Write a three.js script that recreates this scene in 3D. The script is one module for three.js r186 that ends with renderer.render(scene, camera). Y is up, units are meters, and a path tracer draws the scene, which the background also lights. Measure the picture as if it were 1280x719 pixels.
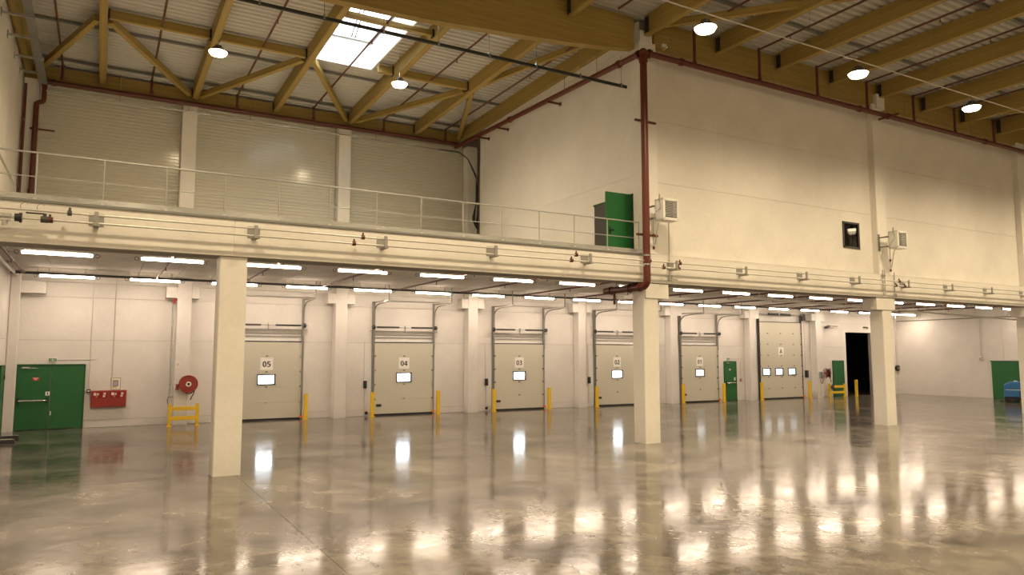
import * as THREE from 'three';
import { RoundedBoxGeometry } from 'three/addons/geometries/RoundedBoxGeometry.js';
import { mergeGeometries } from 'three/addons/utils/BufferGeometryUtils.js';
import { RectAreaLightUniformsLib } from 'three/addons/lights/RectAreaLightUniformsLib.js';
RectAreaLightUniformsLib.init();

// ---------------------------------------------------------------- camera, sky, exposure
const scene = new THREE.Scene();
const camera = new THREE.PerspectiveCamera(2 * Math.atan(359.5 / 908.31) * 180 / Math.PI, 1280 / 719, 0.1, 300);
camera.position.set(0, 2.4, 0);
camera.rotation.order = 'YXZ';
camera.rotation.y = -0.514303;
camera.rotation.x = 0.093709;
scene.add(camera);
scene.background = new THREE.Color(0.86, 0.94, 1.0);        // even overcast daylight
scene.backgroundIntensity = 14;
const renderer = new THREE.WebGLRenderer({ antialias: true });
renderer.toneMapping = THREE.LinearToneMapping;
renderer.toneMappingExposure = 1.0;
renderer.shadowMap.enabled = true;
const BAY_COLOR = [1, 0.79, 0.50], TUBE_COLOR = [1, 0.80, 0.62];
const BAY_POWER = 142, BAY_GLOW = 14, TUBE_POWER = 60, TUBE_GLOW = 32;

// ---------------------------------------------------------------- helpers
const rng = (seed) => () => { seed = (seed + 0x6D2B79F5) | 0; let t = Math.imul(seed ^ (seed >>> 15), 1 | seed); t = (t + Math.imul(t ^ (t >>> 7), 61 | t)) ^ t; return ((t ^ (t >>> 14)) >>> 0) / 4294967296; };
const used = {};
function numbered(n) { n = n.replace(/_\d{3}$/, ''); const k = used[n] = (used[n] ?? -1) + 1; return k ? `${n}_${String(k).padStart(3, '0')}` : n; }
function shadows(o) { o.castShadow = o.receiveShadow = true; return o; }
function metricUV(g, ox = 0, oy = 0, oz = 0) {              // uv in metres, by the way each face looks
  if (g.index) g = g.toNonIndexed();
  const p = g.attributes.position, uv = new Float32Array(p.count * 2);
  const a = new THREE.Vector3(), b = new THREE.Vector3(), c = new THREE.Vector3();
  for (let i = 0; i < p.count; i += 3) {
    a.fromBufferAttribute(p, i); b.fromBufferAttribute(p, i + 1); c.fromBufferAttribute(p, i + 2);
    const n = b.clone().sub(a).cross(c.clone().sub(a)); const x = Math.abs(n.x), y = Math.abs(n.y), z = Math.abs(n.z);
    for (let k = 0; k < 3; k++) {
      const q = [a, b, c][k]; const X = q.x + ox, Y = q.y + oy, Z = q.z + oz;
      const w = y >= x && y >= z ? [X, Z] : x >= z ? [Z, Y] : [X, Y];
      uv[(i + k) * 2] = w[0]; uv[(i + k) * 2 + 1] = w[1];
    }
  }
  g.setAttribute('uv', new THREE.BufferAttribute(uv, 2));
  return g;
}
const cache = {};
function memo(key, f) { return cache[key] ??= f(); }
const bx = (w, h, d, r = 0) => memo(`b${w.toFixed(4)},${h.toFixed(4)},${d.toFixed(4)},${r}`, () => metricUV(r ? new RoundedBoxGeometry(w, h, d, 1, Math.min(r, w / 2.1, h / 2.1, d / 2.1)) : new THREE.BoxGeometry(w, h, d)));
const cyl = (r, h, s = 14, r2 = r) => memo(`c${r},${r2},${h.toFixed(4)},${s}`, () => new THREE.CylinderGeometry(r2, r, h, s));
const at = (g, x, y, z, rx = 0, ry = 0, rz = 0) => { const q = (g.index ? g.toNonIndexed() : g.clone()); q.applyMatrix4(new THREE.Matrix4().compose(new THREE.Vector3(x, y, z), new THREE.Quaternion().setFromEuler(new THREE.Euler(rx, ry, rz)), new THREE.Vector3(1, 1, 1))); return q; };
const join = (list) => mergeGeometries(list.map(g => { g = g.index ? g.toNonIndexed() : g; if (!g.attributes.uv) g = metricUV(g); for (const k of Object.keys(g.attributes)) if (!['position', 'normal', 'uv'].includes(k)) g.deleteAttribute(k); return g; }));
const V = (x, y, z) => new THREE.Vector3(x, y, z);
function rod(a, b, r, s = 10) {                             // a round bar from a to b
  const A = V(...a), B = V(...b), d = B.clone().sub(A), g = new THREE.CylinderGeometry(r, r, d.length(), s);
  g.applyQuaternion(new THREE.Quaternion().setFromUnitVectors(V(0, 1, 0), d.normalize())); g.translate((A.x + B.x) / 2, (A.y + B.y) / 2, (A.z + B.z) / 2);
  return g;
}
function beamBetween(a, b, w, h) {                          // a squared bar from a to b, its height upright
  const A = V(...a), B = V(...b), d = B.clone().sub(A), L = d.length();
  const g = metricUV(new RoundedBoxGeometry(L, h, w, 1, 0.008));
  const x = d.normalize(), z = x.clone().cross(V(0, 1, 0)).normalize(), y = z.clone().cross(x);
  g.applyMatrix4(new THREE.Matrix4().makeBasis(x, y, z)); g.translate((A.x + B.x) / 2, (A.y + B.y) / 2, (A.z + B.z) / 2);
  return g;
}
function tube(pts, r, seg = 40, s = 8, tension = 0.1) { return new THREE.TubeGeometry(new THREE.CatmullRomCurve3(pts.map(p => V(...p)), false, 'catmullrom', tension), seg, r, s); }
function prism(pts, depth, bevel = 0) {                     // outline in x, y pushed along z
  const g = new THREE.ExtrudeGeometry(new THREE.Shape(pts.map(p => new THREE.Vector2(...p))), { depth, bevelEnabled: bevel > 0, bevelThickness: bevel, bevelSize: bevel, bevelSegments: 1 });
  return metricUV(g);
}
function mesh(name, geo, mat, parent) { const m = shadows(new THREE.Mesh(geo, mat)); m.name = parent === scene ? numbered(name) : name; parent.add(m); return m; }
function part(parent, name, geo, mat, pos, rot, label) {
  const m = shadows(new THREE.Mesh(geo, mat)); m.name = name;
  if (pos) m.position.set(...pos); if (rot) m.rotation.set(...rot); if (label) m.userData.label = label;
  parent.add(m); return m;
}
function tag(o, label, category, group) { o.userData.label = label; o.userData.category = category; if (group) o.userData.group = group; return o; }
function thing(name, label, category, pos = [0, 0, 0], group, turn = 0) {
  const g = new THREE.Group(); g.name = numbered(name); g.position.set(...pos); g.rotation.y = turn; scene.add(g);
  return tag(g, label, category, group);
}
function solo(name, geo, mat, label, category, pos, group) { const m = mesh(name, geo, mat, scene); if (pos) m.position.set(...pos); return tag(m, label, category, group); }
function struct(name, geo, mat, pos) {
  const m = geo ? shadows(new THREE.Mesh(geo, mat)) : new THREE.Group(); m.name = numbered(name); m.userData.kind = 'structure';
  if (pos) m.position.set(...pos); scene.add(m); return m;
}
function copy(root, pos, label, turn) {
  const c = root.clone(); c.name = numbered(root.name); c.userData = { ...root.userData }; if (label) c.userData.label = label;
  c.position.set(...pos); if (turn !== undefined) c.rotation.y = turn; scene.add(c); return c;
}
const ORD = ['first', 'second', 'third', 'fourth', 'fifth', 'sixth', 'seventh', 'eighth', 'ninth', 'tenth', 'eleventh', 'twelfth', 'thirteenth', 'fourteenth', 'fifteenth', 'sixteenth', 'seventeenth', 'eighteenth', 'nineteenth', 'twentieth'];

// ---------------------------------------------------------------- textures
function noiseGrid(seed) { const r = rng(seed), n = 256, t = new Float32Array(n * n); for (let i = 0; i < n * n; i++) t[i] = r(); return (x, y, px, py) => { // periodic value noise
  const X = Math.floor(x), Y = Math.floor(y), fx = x - X, fy = y - Y, u = fx * fx * (3 - 2 * fx), v = fy * fy * (3 - 2 * fy), m = (a, p) => ((a % p) + p) % p;
  const x0 = m(X, px), x1 = m(X + 1, px), y0 = m(Y, py) * 256, y1 = m(Y + 1, py) * 256;
  return (t[y0 + x0] * (1 - u) + t[y0 + x1] * u) * (1 - v) + (t[y1 + x0] * (1 - u) + t[y1 + x1] * u) * v; }; }
function dataTex(n, f, srgb, rep) {
  const d = new Uint8Array(n * n * 4);
  for (let j = 0; j < n; j++) for (let i = 0; i < n; i++) { const c = f(i / n, j / n), k = (j * n + i) * 4; for (let q = 0; q < 3; q++) d[k + q] = Math.max(0, Math.min(255, Math.round(c[q]))); d[k + 3] = 255; }
  const t = new THREE.DataTexture(d, n, n); t.wrapS = t.wrapT = THREE.RepeatWrapping; t.magFilter = THREE.LinearFilter; t.minFilter = THREE.LinearMipmapLinearFilter; t.generateMipmaps = true;
  if (srgb) t.colorSpace = THREE.SRGBColorSpace; t.repeat.set(rep, rep); t.needsUpdate = true; return t;
}
const N1 = noiseGrid(11), N2 = noiseGrid(29), N3 = noiseGrid(53);
const fbm = (N, u, v, p, o) => { let s = 0, a = 0.5, w = 0; for (let k = 0; k < o; k++) { s += a * N(u * p, v * p, p, p); w += a; p *= 2; a *= 0.55; if (p > 256) break; } return s / w; };
// polished power-floated concrete: cloudy patches, trowel swirls, pale scuffs, dark specks
function floorTone(u, v) {
  const wx = fbm(N2, u, v, 6, 4) - 0.5, wy = fbm(N3, u, v, 6, 4) - 0.5;
  const U = u + wx * 0.10, W = v + wy * 0.10;
  const cloud = fbm(N1, U, W, 5, 6), fine = fbm(N2, u, v, 48, 3);
  const swirl = fbm(N3, U * 1 + wy * 0.2, W, 14, 5);
  const str = Math.pow(Math.max(0, 1 - Math.abs(fbm(N1, U, W * 1, 9, 4) - 0.5) * 16), 2) * Math.max(0, fbm(N2, u, v, 8, 3) - 0.42) * 4;
  return { cloud, fine, swirl, str };
}
const floorMap = dataTex(1024, (u, v) => { const t = floorTone(u, v); let b = 92 + (t.cloud - 0.5) * 95 + (t.swirl - 0.5) * 70 + (t.fine - 0.5) * 32 + t.str * 8; const w = (t.swirl - 0.5) * 10; return [b + 5 + w * 0.3, b - 1, b - 9 - w * 0.3]; }, true, 1 / 6.1);
const floorRough = dataTex(1024, (u, v) => { const t = floorTone(v, u); const r = 128 + (t.cloud - 0.5) * 70 + (t.swirl - 0.5) * 90 + (t.fine - 0.5) * 120; return [r, r, r]; }, false, 1 / 2.9);
function floatTex(n, f, rep) { const d = new Float32Array(n * n * 4); for (let j = 0; j < n; j++) for (let i = 0; i < n; i++) { const k = (j * n + i) * 4; d[k] = d[k + 1] = d[k + 2] = f(i / n, j / n); d[k + 3] = 1; }
  const t = new THREE.DataTexture(d, n, n, THREE.RGBAFormat, THREE.FloatType); t.wrapS = t.wrapT = THREE.RepeatWrapping; t.magFilter = THREE.LinearFilter; t.repeat.set(rep, rep); t.needsUpdate = true; return t; }
const floorBump = floatTex(1024, (u, v) => fbm(N1, u, v, 14, 3) * 0.7 + fbm(N2, u, v, 64, 3) * 0.3, 1 / 4.7);
const paintBump = dataTex(512, (u, v) => { const r = 128 + (fbm(N2, u, v, 40, 3) - 0.5) * 160; return [r, r, r]; }, false, 1 / 0.9);
const paintMap = dataTex(512, (u, v) => { const r = 246 + (fbm(N3, u, v, 5, 5) - 0.5) * 16 + (fbm(N1, u, v, 60, 2) - 0.5) * 7; return [r, r - 1, r - 3]; }, true, 1 / 4.3);
const woodMap = dataTex(512, (u, v) => { // laminated timber: 4 cm boards with long grain along u
  const lam = Math.floor(v * 12), edge = Math.abs(v * 12 - lam - 0.0) < 0.06 ? -14 : 0, k = N1(lam * 7.3, 3.1, 256, 256) * 16 - 8;
  const g = (N2(u * 6, v * 150, 256, 256) - 0.5) * 14 + (N3(u * 24, v * 220, 256, 256) - 0.5) * 12 + (fbm(N1, u, v, 8, 3) - 0.5) * 18;
  const b = k + edge + g; return [202 + b, 160 + b * 0.9, 82 + b * 0.6]; }, true, 1 / 0.5);
woodMap.repeat.set(0.22, 2);
const metalRough = dataTex(256, (u, v) => { const r = 120 + (fbm(N1, u, v, 12, 4) - 0.5) * 120; return [r, r, r]; }, false, 1 / 0.7);
const slabMap = dataTex(512, (u, v) => { const b = 232 + (fbm(N1, u, v, 7, 5) - 0.5) * 40 + (fbm(N2, u, v, 64, 2) - 0.5) * 16; return [b, b - 2, b - 6]; }, true, 1 / 3.7);
function print(w, h, draw, rep) {                             // flat print on a sign
  const c = document.createElement('canvas'); c.width = w; c.height = h; const x = c.getContext('2d'); draw(x, w, h);
  const t = new THREE.CanvasTexture(c); t.colorSpace = THREE.SRGBColorSpace; return t;
}

// ---------------------------------------------------------------- materials
const std = (c, r = 0.6, o = {}) => new THREE.MeshStandardMaterial({ color: new THREE.Color(...c), roughness: r, ...o });
const phy = (c, r = 0.6, o = {}) => new THREE.MeshPhysicalMaterial({ color: new THREE.Color(...c), roughness: r, ...o });
const M = {
  floor: phy([1, 1, 1], 0.25, { map: floorMap, roughnessMap: floorRough, bumpMap: floorBump, bumpScale: 0.00012, specularIntensity: 0.62, ior: 1.55 }),
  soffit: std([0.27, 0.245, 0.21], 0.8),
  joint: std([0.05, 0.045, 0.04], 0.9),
  paint: std([0.80, 0.775, 0.735], 0.62, { map: paintMap, bumpMap: paintBump, bumpScale: 0.0012 }),
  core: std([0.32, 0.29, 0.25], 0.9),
  slab: std([0.76, 0.73, 0.68], 0.85, { map: slabMap }),
  clad: std([0.60, 0.58, 0.50], 0.34, { roughnessMap: metalRough }),
  deck: std([0.52, 0.51, 0.47], 0.5),
  roof: std([0.3, 0.3, 0.3], 0.9),
  wood: std([0.54, 0.63, 0.68], 0.62, { map: woodMap }),
  galv: std([0.55, 0.56, 0.55], 0.42, { metalness: 0.7, roughnessMap: metalRough }),
  steelPale: std([0.62, 0.60, 0.55], 0.4, { metalness: 0.35 }),
  railSteel: std([0.42, 0.42, 0.40], 0.5, { metalness: 0.6 }),
  trackSteel: std([0.30, 0.29, 0.265], 0.55, { metalness: 0.25 }),
  greyStrip: std([0.20, 0.20, 0.19], 0.55, { metalness: 0.3 }),
  black: std([0.018, 0.018, 0.018], 0.5),
  rubber: std([0.025, 0.024, 0.023], 0.85),
  darkGrey: std([0.06, 0.058, 0.055], 0.6),
  pipe: std([0.105, 0.017, 0.007], 0.42),
  pipeDark: std([0.10, 0.026, 0.018], 0.5),
  red: phy([0.30, 0.018, 0.012], 0.35, { clearcoat: 0.3 }),
  green: std([0.016, 0.135, 0.036], 0.42),
  greenEdge: std([0.01, 0.085, 0.022], 0.5),
  yellow: std([0.86, 0.56, 0.02], 0.45),
  doorPanel: std([0.62, 0.595, 0.49], 0.5, { bumpMap: paintBump, bumpScale: 0.0008 }),
  white: std([0.82, 0.81, 0.78], 0.5),
  heater: std([0.76, 0.75, 0.72], 0.45),
  pane: phy([1, 1, 1], 0.08, { transmission: 1, thickness: 0, ior: 1.45 }),
  dome: phy([0.98, 0.99, 1], 0.7, { transmission: 0.9, thickness: 0 }),
  glassDark: phy([0.22, 0.25, 0.24], 0.02, { transmission: 1, thickness: 0, ior: 1.52 }),
  chrome: std([0.75, 0.75, 0.73], 0.22, { metalness: 0.9 }),
  blue: phy([0.02, 0.16, 0.42], 0.35, { clearcoat: 0.3 }),
  brass: std([0.55, 0.38, 0.14], 0.35, { metalness: 0.8 }),
  cable: std([0.05, 0.045, 0.04], 0.7),
  yard: std([0.46, 0.45, 0.43], 0.9),
  tubeGlow: new THREE.MeshStandardMaterial({ color: 0xffffff, roughness: 0.5, emissive: new THREE.Color(...TUBE_COLOR), emissiveIntensity: TUBE_GLOW }),
  bayGlow: new THREE.MeshStandardMaterial({ color: 0xffffff, roughness: 0.5, emissive: new THREE.Color(...BAY_COLOR), emissiveIntensity: BAY_GLOW }),
};

// ---------------------------------------------------------------- measures of the hall (metres)
const XL = -2.6, XR = 44.4, XH = 46.5, ZB = -28.5, ZF = -15.7, ZN = 18, CEIL = 5.15, DECK = 5.25;

// ---------------------------------------------------------------- floor: sawn slabs on a dark bed
{
  const bed = struct('floor', bx(XH - XL + 8, 0.3, ZN - ZB + 9), M.joint, [(XL + XH) / 2, -0.168, (ZN + ZB) / 2 - 4.2]);
  const xs = [XL, 2.5, 8.2, 13.9, 19.6, 25.3, 30.9, 36.5, XH], zs = [ZB, -22.2, -16.0, -10, -4, 2, 8, 13, ZN];
  for (let i = 0; i < xs.length - 1; i++) for (let j = 0; j < zs.length - 1; j++) {
    const w = xs[i + 1] - xs[i], d = zs[j + 1] - zs[j], cx = (xs[i] + xs[i + 1]) / 2, cz = (zs[j] + zs[j + 1]) / 2;
    const g = metricUV(new THREE.BoxGeometry(w - 0.006, 0.018, d - 0.006), cx, 0, cz);
    const m = part(bed, 'floor_slab', g, M.floor); m.position.set(cx - bed.position.x, -0.009 - bed.position.y, cz - bed.position.z);
  }
  part(bed, 'floor_slab', metricUV(new THREE.BoxGeometry(22.8, 0.018, 18.5), 50.6, 0, -37.8), M.floor, [50.6 - bed.position.x, -0.009 - bed.position.y, -37.77 - bed.position.z]);
}

// ---------------------------------------------------------------- walls from panels round their openings
function cut(rect, holes) {                                   // rect minus holes -> rects
  let out = [rect];
  for (const h of holes) { const nx = [];
    for (const r of out) {
      const [a, b, c, d] = r, x0 = Math.max(a, h[0]), y0 = Math.max(b, h[1]), x1 = Math.min(c, h[2]), y1 = Math.min(d, h[3]);
      if (x0 >= x1 - 1e-4 || y0 >= y1 - 1e-4) { nx.push(r); continue; }
      if (x0 > a + 1e-3) nx.push([a, b, x0, d]); if (x1 < c - 1e-3) nx.push([x1, b, c, d]);
      if (y0 > b + 1e-3) nx.push([x0, b, x1, y0]); if (y1 < d - 1e-3) nx.push([x0, y1, x1, d]);
    } out = nx; }
  return out;
}
// a wall standing in the plane of local x, y with its face at local z = 0; panels on a core
function panelWall(name, xs, ys, holes, mat, place, turn = 0, thick = 0.22, gap = 0.008) {
  const w = struct(name, null, null, place); w.rotation.y = turn;
  const core = cut([xs[0], ys[0], xs[xs.length - 1], ys[ys.length - 1]], holes).map(([a, b, c, d]) => at(bx(c - a, d - b, thick - 0.05), (a + c) / 2, (b + d) / 2, -0.05 - (thick - 0.05) / 2 + 0.002));
  part(w, 'wall_core', join(core), M.core);
  for (let i = 0; i < xs.length - 1; i++) for (let j = 0; j < ys.length - 1; j++)
    for (const [a, b, c, d] of cut([xs[i], ys[j], xs[i + 1], ys[j + 1]], holes)) {
      const e = (v, list) => list.some(q => Math.abs(q - v) < 1e-3) ? gap / 2 : 0;
      const A = a + e(a, xs), C = c - e(c, xs), B = b + e(b, ys), D = d - e(d, ys);
      part(w, 'wall_panel', metricUV(new THREE.BoxGeometry(C - A, D - B, 0.05), A, B, 0), mat, [(A + C) / 2, (B + D) / 2, -0.025]);
    }
  return w;
}
const DOCK = [[5.47, '05'], [10.93, '04'], [16.41, '03'], [21.9, '02'], [27.29, '01']];
const holesBack = DOCK.map(([x]) => [x - 1.2, 0, x + 1.2, 2.84]);
holesBack.push([31.9, 0, 35.02, 4.15], [39.33, 0, 41.8, 3.82]);
panelWall('wall_back', [XL, 2.54, 8.18, 13.94, 19.67, 25.3, 30.92, 36.35, XR], [0, 0.25, 2.92, 4.36, 4.86, 5.2], holesBack, M.paint, [0, 0, ZB]);
panelWall('wall_left', [-18, -12, -6, 0, 6.2, 12.4, 18.6, 24.8, 28.5], [0, 2.92, 5.2, 8.2, 13], [], M.paint, [XL, 0, 0], Math.PI / 2);
panelWall('wall_right', [ZB, -22.2, ZF + 0.3], [0, 5.2], [], M.paint, [XR, 0, 0], -Math.PI / 2);
struct('trim_sill', bx(XR - XL, 0.16, 0.27), M.slab, [(XL + XR) / 2, -0.0805, ZB - 0.138]);
struct('wall_rear', bx(XH - XL + 0.6, 7.9, 0.3), M.core, [(XL + XH) / 2, 9.1, ZB - 0.4]);
struct('wall_hall_right', bx(0.3, 13, ZN - ZB), M.paint, [XH + 0.15, 6.5, (ZN + ZB) / 2]);
struct('wall_front', bx(XH - XL + 0.6, 13, 0.3), M.paint, [(XL + XH) / 2, 6.5, ZN + 0.15]);
{ // the unlit store beyond the opening at the right of the docks
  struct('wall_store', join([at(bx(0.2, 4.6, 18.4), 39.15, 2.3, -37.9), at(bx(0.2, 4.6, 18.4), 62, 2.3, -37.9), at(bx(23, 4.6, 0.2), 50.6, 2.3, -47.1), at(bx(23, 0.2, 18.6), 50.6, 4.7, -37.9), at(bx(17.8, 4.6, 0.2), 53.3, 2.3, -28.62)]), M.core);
}
struct('ground_outside', bx(120, 0.2, 60), M.yard, [20, -1.3, -67]);

// ---------------------------------------------------------------- mezzanine: planks, edge beam, kick plate
{
  const c = struct('ceiling', bx(XR - XL, 0.08, -ZF + ZB + 0 === 0 ? 1 : ZF - ZB), M.slab, [(XL + XR) / 2, DECK - 0.03, (ZF + ZB) / 2]);
  const n = 39, w = (XR - XL) / n;
  for (let i = 0; i < n; i++) part(c, 'ceiling_plank', bx(w - 0.012, 0.05, ZF - ZB - 0.1), M.slab, [XL + w * (i + 0.5) - c.position.x, CEIL + 0.025 - c.position.y, 0]);
}
// long edge beam in lengths, with a shadow gap where they meet over the columns
{
  const b = struct('mezzanine_edge_beam', null, null);
  const xs = [XL, 2.3, 13.35, 24.1, 33.3, XR];
  for (let i = 0; i < xs.length - 1; i++) part(b, 'beam_length', bx(xs[i + 1] - xs[i] - 0.003, 0.79, 0.6, 0.004), M.paint, [(xs[i] + xs[i + 1]) / 2, 4.835, ZF - 0.3]);
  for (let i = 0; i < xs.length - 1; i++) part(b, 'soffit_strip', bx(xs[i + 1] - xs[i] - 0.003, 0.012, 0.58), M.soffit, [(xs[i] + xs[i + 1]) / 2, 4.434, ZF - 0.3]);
  part(b, 'kick_plate', bx(13.1 - XL, 0.12, 0.012), M.galv, [(13.1 + XL) / 2, 5.30, ZF - 0.03]);
  part(b, 'edge_angle', bx(13.1 - XL, 0.05, 0.05), M.greyStrip, [(13.1 + XL) / 2, 5.225, ZF + 0.005]);
}
// ---------------------------------------------------------------- columns and wall piers
function shaft(w, d, h, ch = 0.02) { return memo(`s${w},${d},${h}`, () => { const a = w / 2, b = d / 2, g = new THREE.ExtrudeGeometry(new THREE.Shape([[-a + ch, -b], [a - ch, -b], [a, -b + ch], [a, b - ch], [a - ch, b], [-a + ch, b], [-a, b - ch], [-a, -b + ch]].map(p => new THREE.Vector2(...p))), { depth: h, bevelEnabled: false }); g.rotateX(-Math.PI / 2); return metricUV(g); }); }
const colSpec = [[2.32, 'white square column nearest the camera, left of dock door 05'], [13.37, 'white column under the corner where the red riser pipe comes down'], [24.08, 'white column before the right end of the hall, below the second heater'], [33.9, 'white column cut by the right edge of the picture']];
colSpec.forEach(([x, label], i) => {
  const t = thing('column', label, 'column', [x, 0, -16.0], null);
  part(t, 'shaft', shaft(0.54, 0.5, i ? 4.4 : 4.44), M.paint, [0, 0, 0]);
  if (i) part(t, 'capital', bx([0, 0.85, 1.05, 1.0][i], 0.42, 0.56, 0.015), M.paint, [[0, 0.2, -0.1, -0.1][i], 4.21, 0]);
});
[[13.47, 0.6], [24.12, 0.55], [34.0, 0.6]].forEach(([x, w], i) => {
  const t = thing('upper_column', ['white corner pier above the mezzanine edge behind the red riser', 'white pier on the upper wall behind the second heater', 'white pier at the right edge of the upper wall'][i], 'column', [x, 5.23, -16.02]);
  part(t, 'shaft', shaft(w, 0.42, 6.25), M.paint);
  if (i < 2) part(t, 'corbel', bx(0.45, 0.55, 0.4, 0.015), M.paint, [i ? 0.12 : 0.0, 6.35, i ? 0.1 : -0.05]);
});
const piers = [2.54, 8.18, 13.94, 19.66, 25.29, 30.91, 36.32];
piers.forEach((x, i) => {
  const t = thing('wall_pier', i < 6 ? `white wall pier with bracket head, ${['carrying the red hose reel on the left', 'just right of the leftmost dock door', 'just right of the second dock door', 'just left of the corner column, carrying a vertical conduit', 'just right of the corner column', 'between the green exit door and the tall door'][i]}` : 'white wall pier right of dock door A beside the second hose reel', 'pier', [x, 0, -28.27]);
  part(t, 'shaft', shaft(0.47, 0.44, 5.12), M.paint);
  part(t, 'bracket_head', bx(1.08, 0.4, 0.4, 0.012), M.paint, [i === 0 ? -0.06 : 0, 4.63, -0.0]);
});
{ const t = thing('wall_pier', 'white wall pier in the back left corner beside the green double door', 'pier', [-2.45, 0, -28.28]); part(t, 'shaft', shaft(0.28, 0.42, 5.12), M.paint); part(t, 'bracket_head', bx(0.75, 0.4, 0.38, 0.012), M.paint, [0.45, 4.63, 0]); }

// ---------------------------------------------------------------- upper storey
function ribbed(w, h, pitch, deep) { // cladding sheet with level ribs; face to +z
  const prof = []; for (let y = 0; y < h - 1e-6; y += pitch) prof.push([y, 0], [y + pitch * 0.42, 0], [y + pitch * 0.5, -deep], [y + pitch * 0.92, -deep]); prof.push([h, 0]);
  return sweepX(prof.map(([y, z]) => [Math.min(y, h), z]), w);
}
function sweepX(prof, w) { // profile [y, z] swept along x from 0 to w
  const P = [], U = [];
  for (let i = 0; i < prof.length - 1; i++) { const [y0, z0] = prof[i], [y1, z1] = prof[i + 1];
    for (const q of [[0, y0, z0], [w, y0, z0], [w, y1, z1], [0, y0, z0], [w, y1, z1], [0, y1, z1]]) { P.push(...q); U.push(q[0], q[1] + q[2]); } }
  const g = new THREE.BufferGeometry(); g.setAttribute('position', new THREE.Float32BufferAttribute(P, 3)); g.setAttribute('uv', new THREE.Float32BufferAttribute(U, 2)); g.computeVertexNormals(); return g;
}
{
  const w = struct('wall_upper_back', null, null, [0, DECK, ZB]);
  for (const [a, b] of [[-2.15, 2.26], [2.68, 7.92], [8.46, 13.6]]) part(w, 'cladding_sheet', ribbed(b - a, 6.4, 0.125, 0.03), M.clad, [a, 0, 0]);
  part(w, 'wall_core', bx(17.5, 7.4, 0.1), M.core, [6.1, 3.7, -0.09]);
  for (const x of [-2.38, 2.46, 8.19, 13.87]) part(w, 'pier', shaft(x < 0 ? 0.4 : 0.5, 0.44, 6.3), M.paint, [x, 0, 0.2]);
}
const LF = 13.45;
panelWall('wall_upper_side', [-26.5, -16.2], [DECK, 7.68, 11.65, 12.3], [[-18.5, DECK, -16.55, 7.14]], M.paint, [LF, 0, 0], -Math.PI / 2);
panelWall('wall_upper_front', [13.7, 23.9, 33.8], [DECK - 0.02, 7.43, 9.29, 11.45], [[22.23, 6.13, 23.13, 7.06]], M.paint, [0, 0, -16.05]);
struct('wall_block', join([at(bx(13, 6.1, 0.2), 40.2, 8.3, -16.3), at(bx(0.2, 7.4, 2.2), 14.95, 8.9, -27.5), at(bx(1.6, 7.4, 0.2), 14.25, 8.9, -26.4), at(bx(31, 0.2, 12.2), 29.2, DECK + 0.02, -22.4), at(bx(0.2, 7, 12), 33.6, 8.7, -22.2)]), M.paint);
{ // dim rooms behind the upper window and the open door
  struct('wall_upper_room', join([at(bx(0.1, 2.6, 8), 21.2, 6.55, -20.2), at(bx(0.1, 2.6, 8), 27, 6.55, -20.2), at(bx(5.9, 2.6, 0.1), 24.1, 6.55, -24.2), at(bx(5.9, 0.1, 8.1), 24.1, 7.85, -20.2)]), M.core);
  struct('wall_upper_passage', join([at(bx(0.1, 2.6, 4.6), 20.9, 6.55, -18.6), at(bx(7.3, 2.6, 0.1), 17.3, 6.55, -20.9), at(bx(7.3, 0.1, 4.6), 17.3, 7.85, -18.6)]), M.core);
}
// roof slab round the skylight; keeps daylight out
const SKY = [5.72, -23.45, 7.68, -19.1];
{
  const r = cut([XL - 0.3, ZB - 0.5, XH + 0.3, ZN + 0.3], [SKY]).map(([a, b, c, d]) => at(bx(c - a, 0.25, d - b), (a + c) / 2, 12.85, (b + d) / 2));
  struct('roof_slab', join(r), M.roof);
}
// corrugated roof sheets, ribs along x
function corrugated(x0, x1, z0, z1, yAt) {
  const p = 0.25, prof = [];
  for (let z = z0; z < z1 - 1e-6; z += p) for (const [f, dy] of [[0, 0], [0.40, 0], [0.55, 0.07], [0.85, 0.07]]) { const q = Math.min(z + f * p, z1); prof.push([yAt(q) + dy, q]); }
  prof.push([yAt(z1), z1]);
  const g = sweepX(prof, x1 - x0); g.translate(x0, 0, 0); return g;
}
const yRear = (z) => 12.19 + (z - ZB) * 0.0175, yHall = () => 12.27;
{
  const c = struct('ceiling_roof', null, null);
  for (const [a, b, d, e] of cut([XL, ZB - 0.1, 15.0, -16.0], [SKY])) part(c, 'roof_sheet', corrugated(a, d, b, e, yRear), M.deck);
  const xs = [XL, 0, 2.65, 5.35, 8.05, 10.75, 13.4, 16.1, 18.8, 21.4, 24.1, 26.75, 29.4, 32.05, 34.7, 37.4, 40, 42.7, XH];
  for (let i = 0; i < xs.length - 1; i++) part(c, 'roof_sheet', corrugated(xs[i], xs[i + 1] + 0.02, -16.0, ZN, yHall), M.deck);
}

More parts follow.
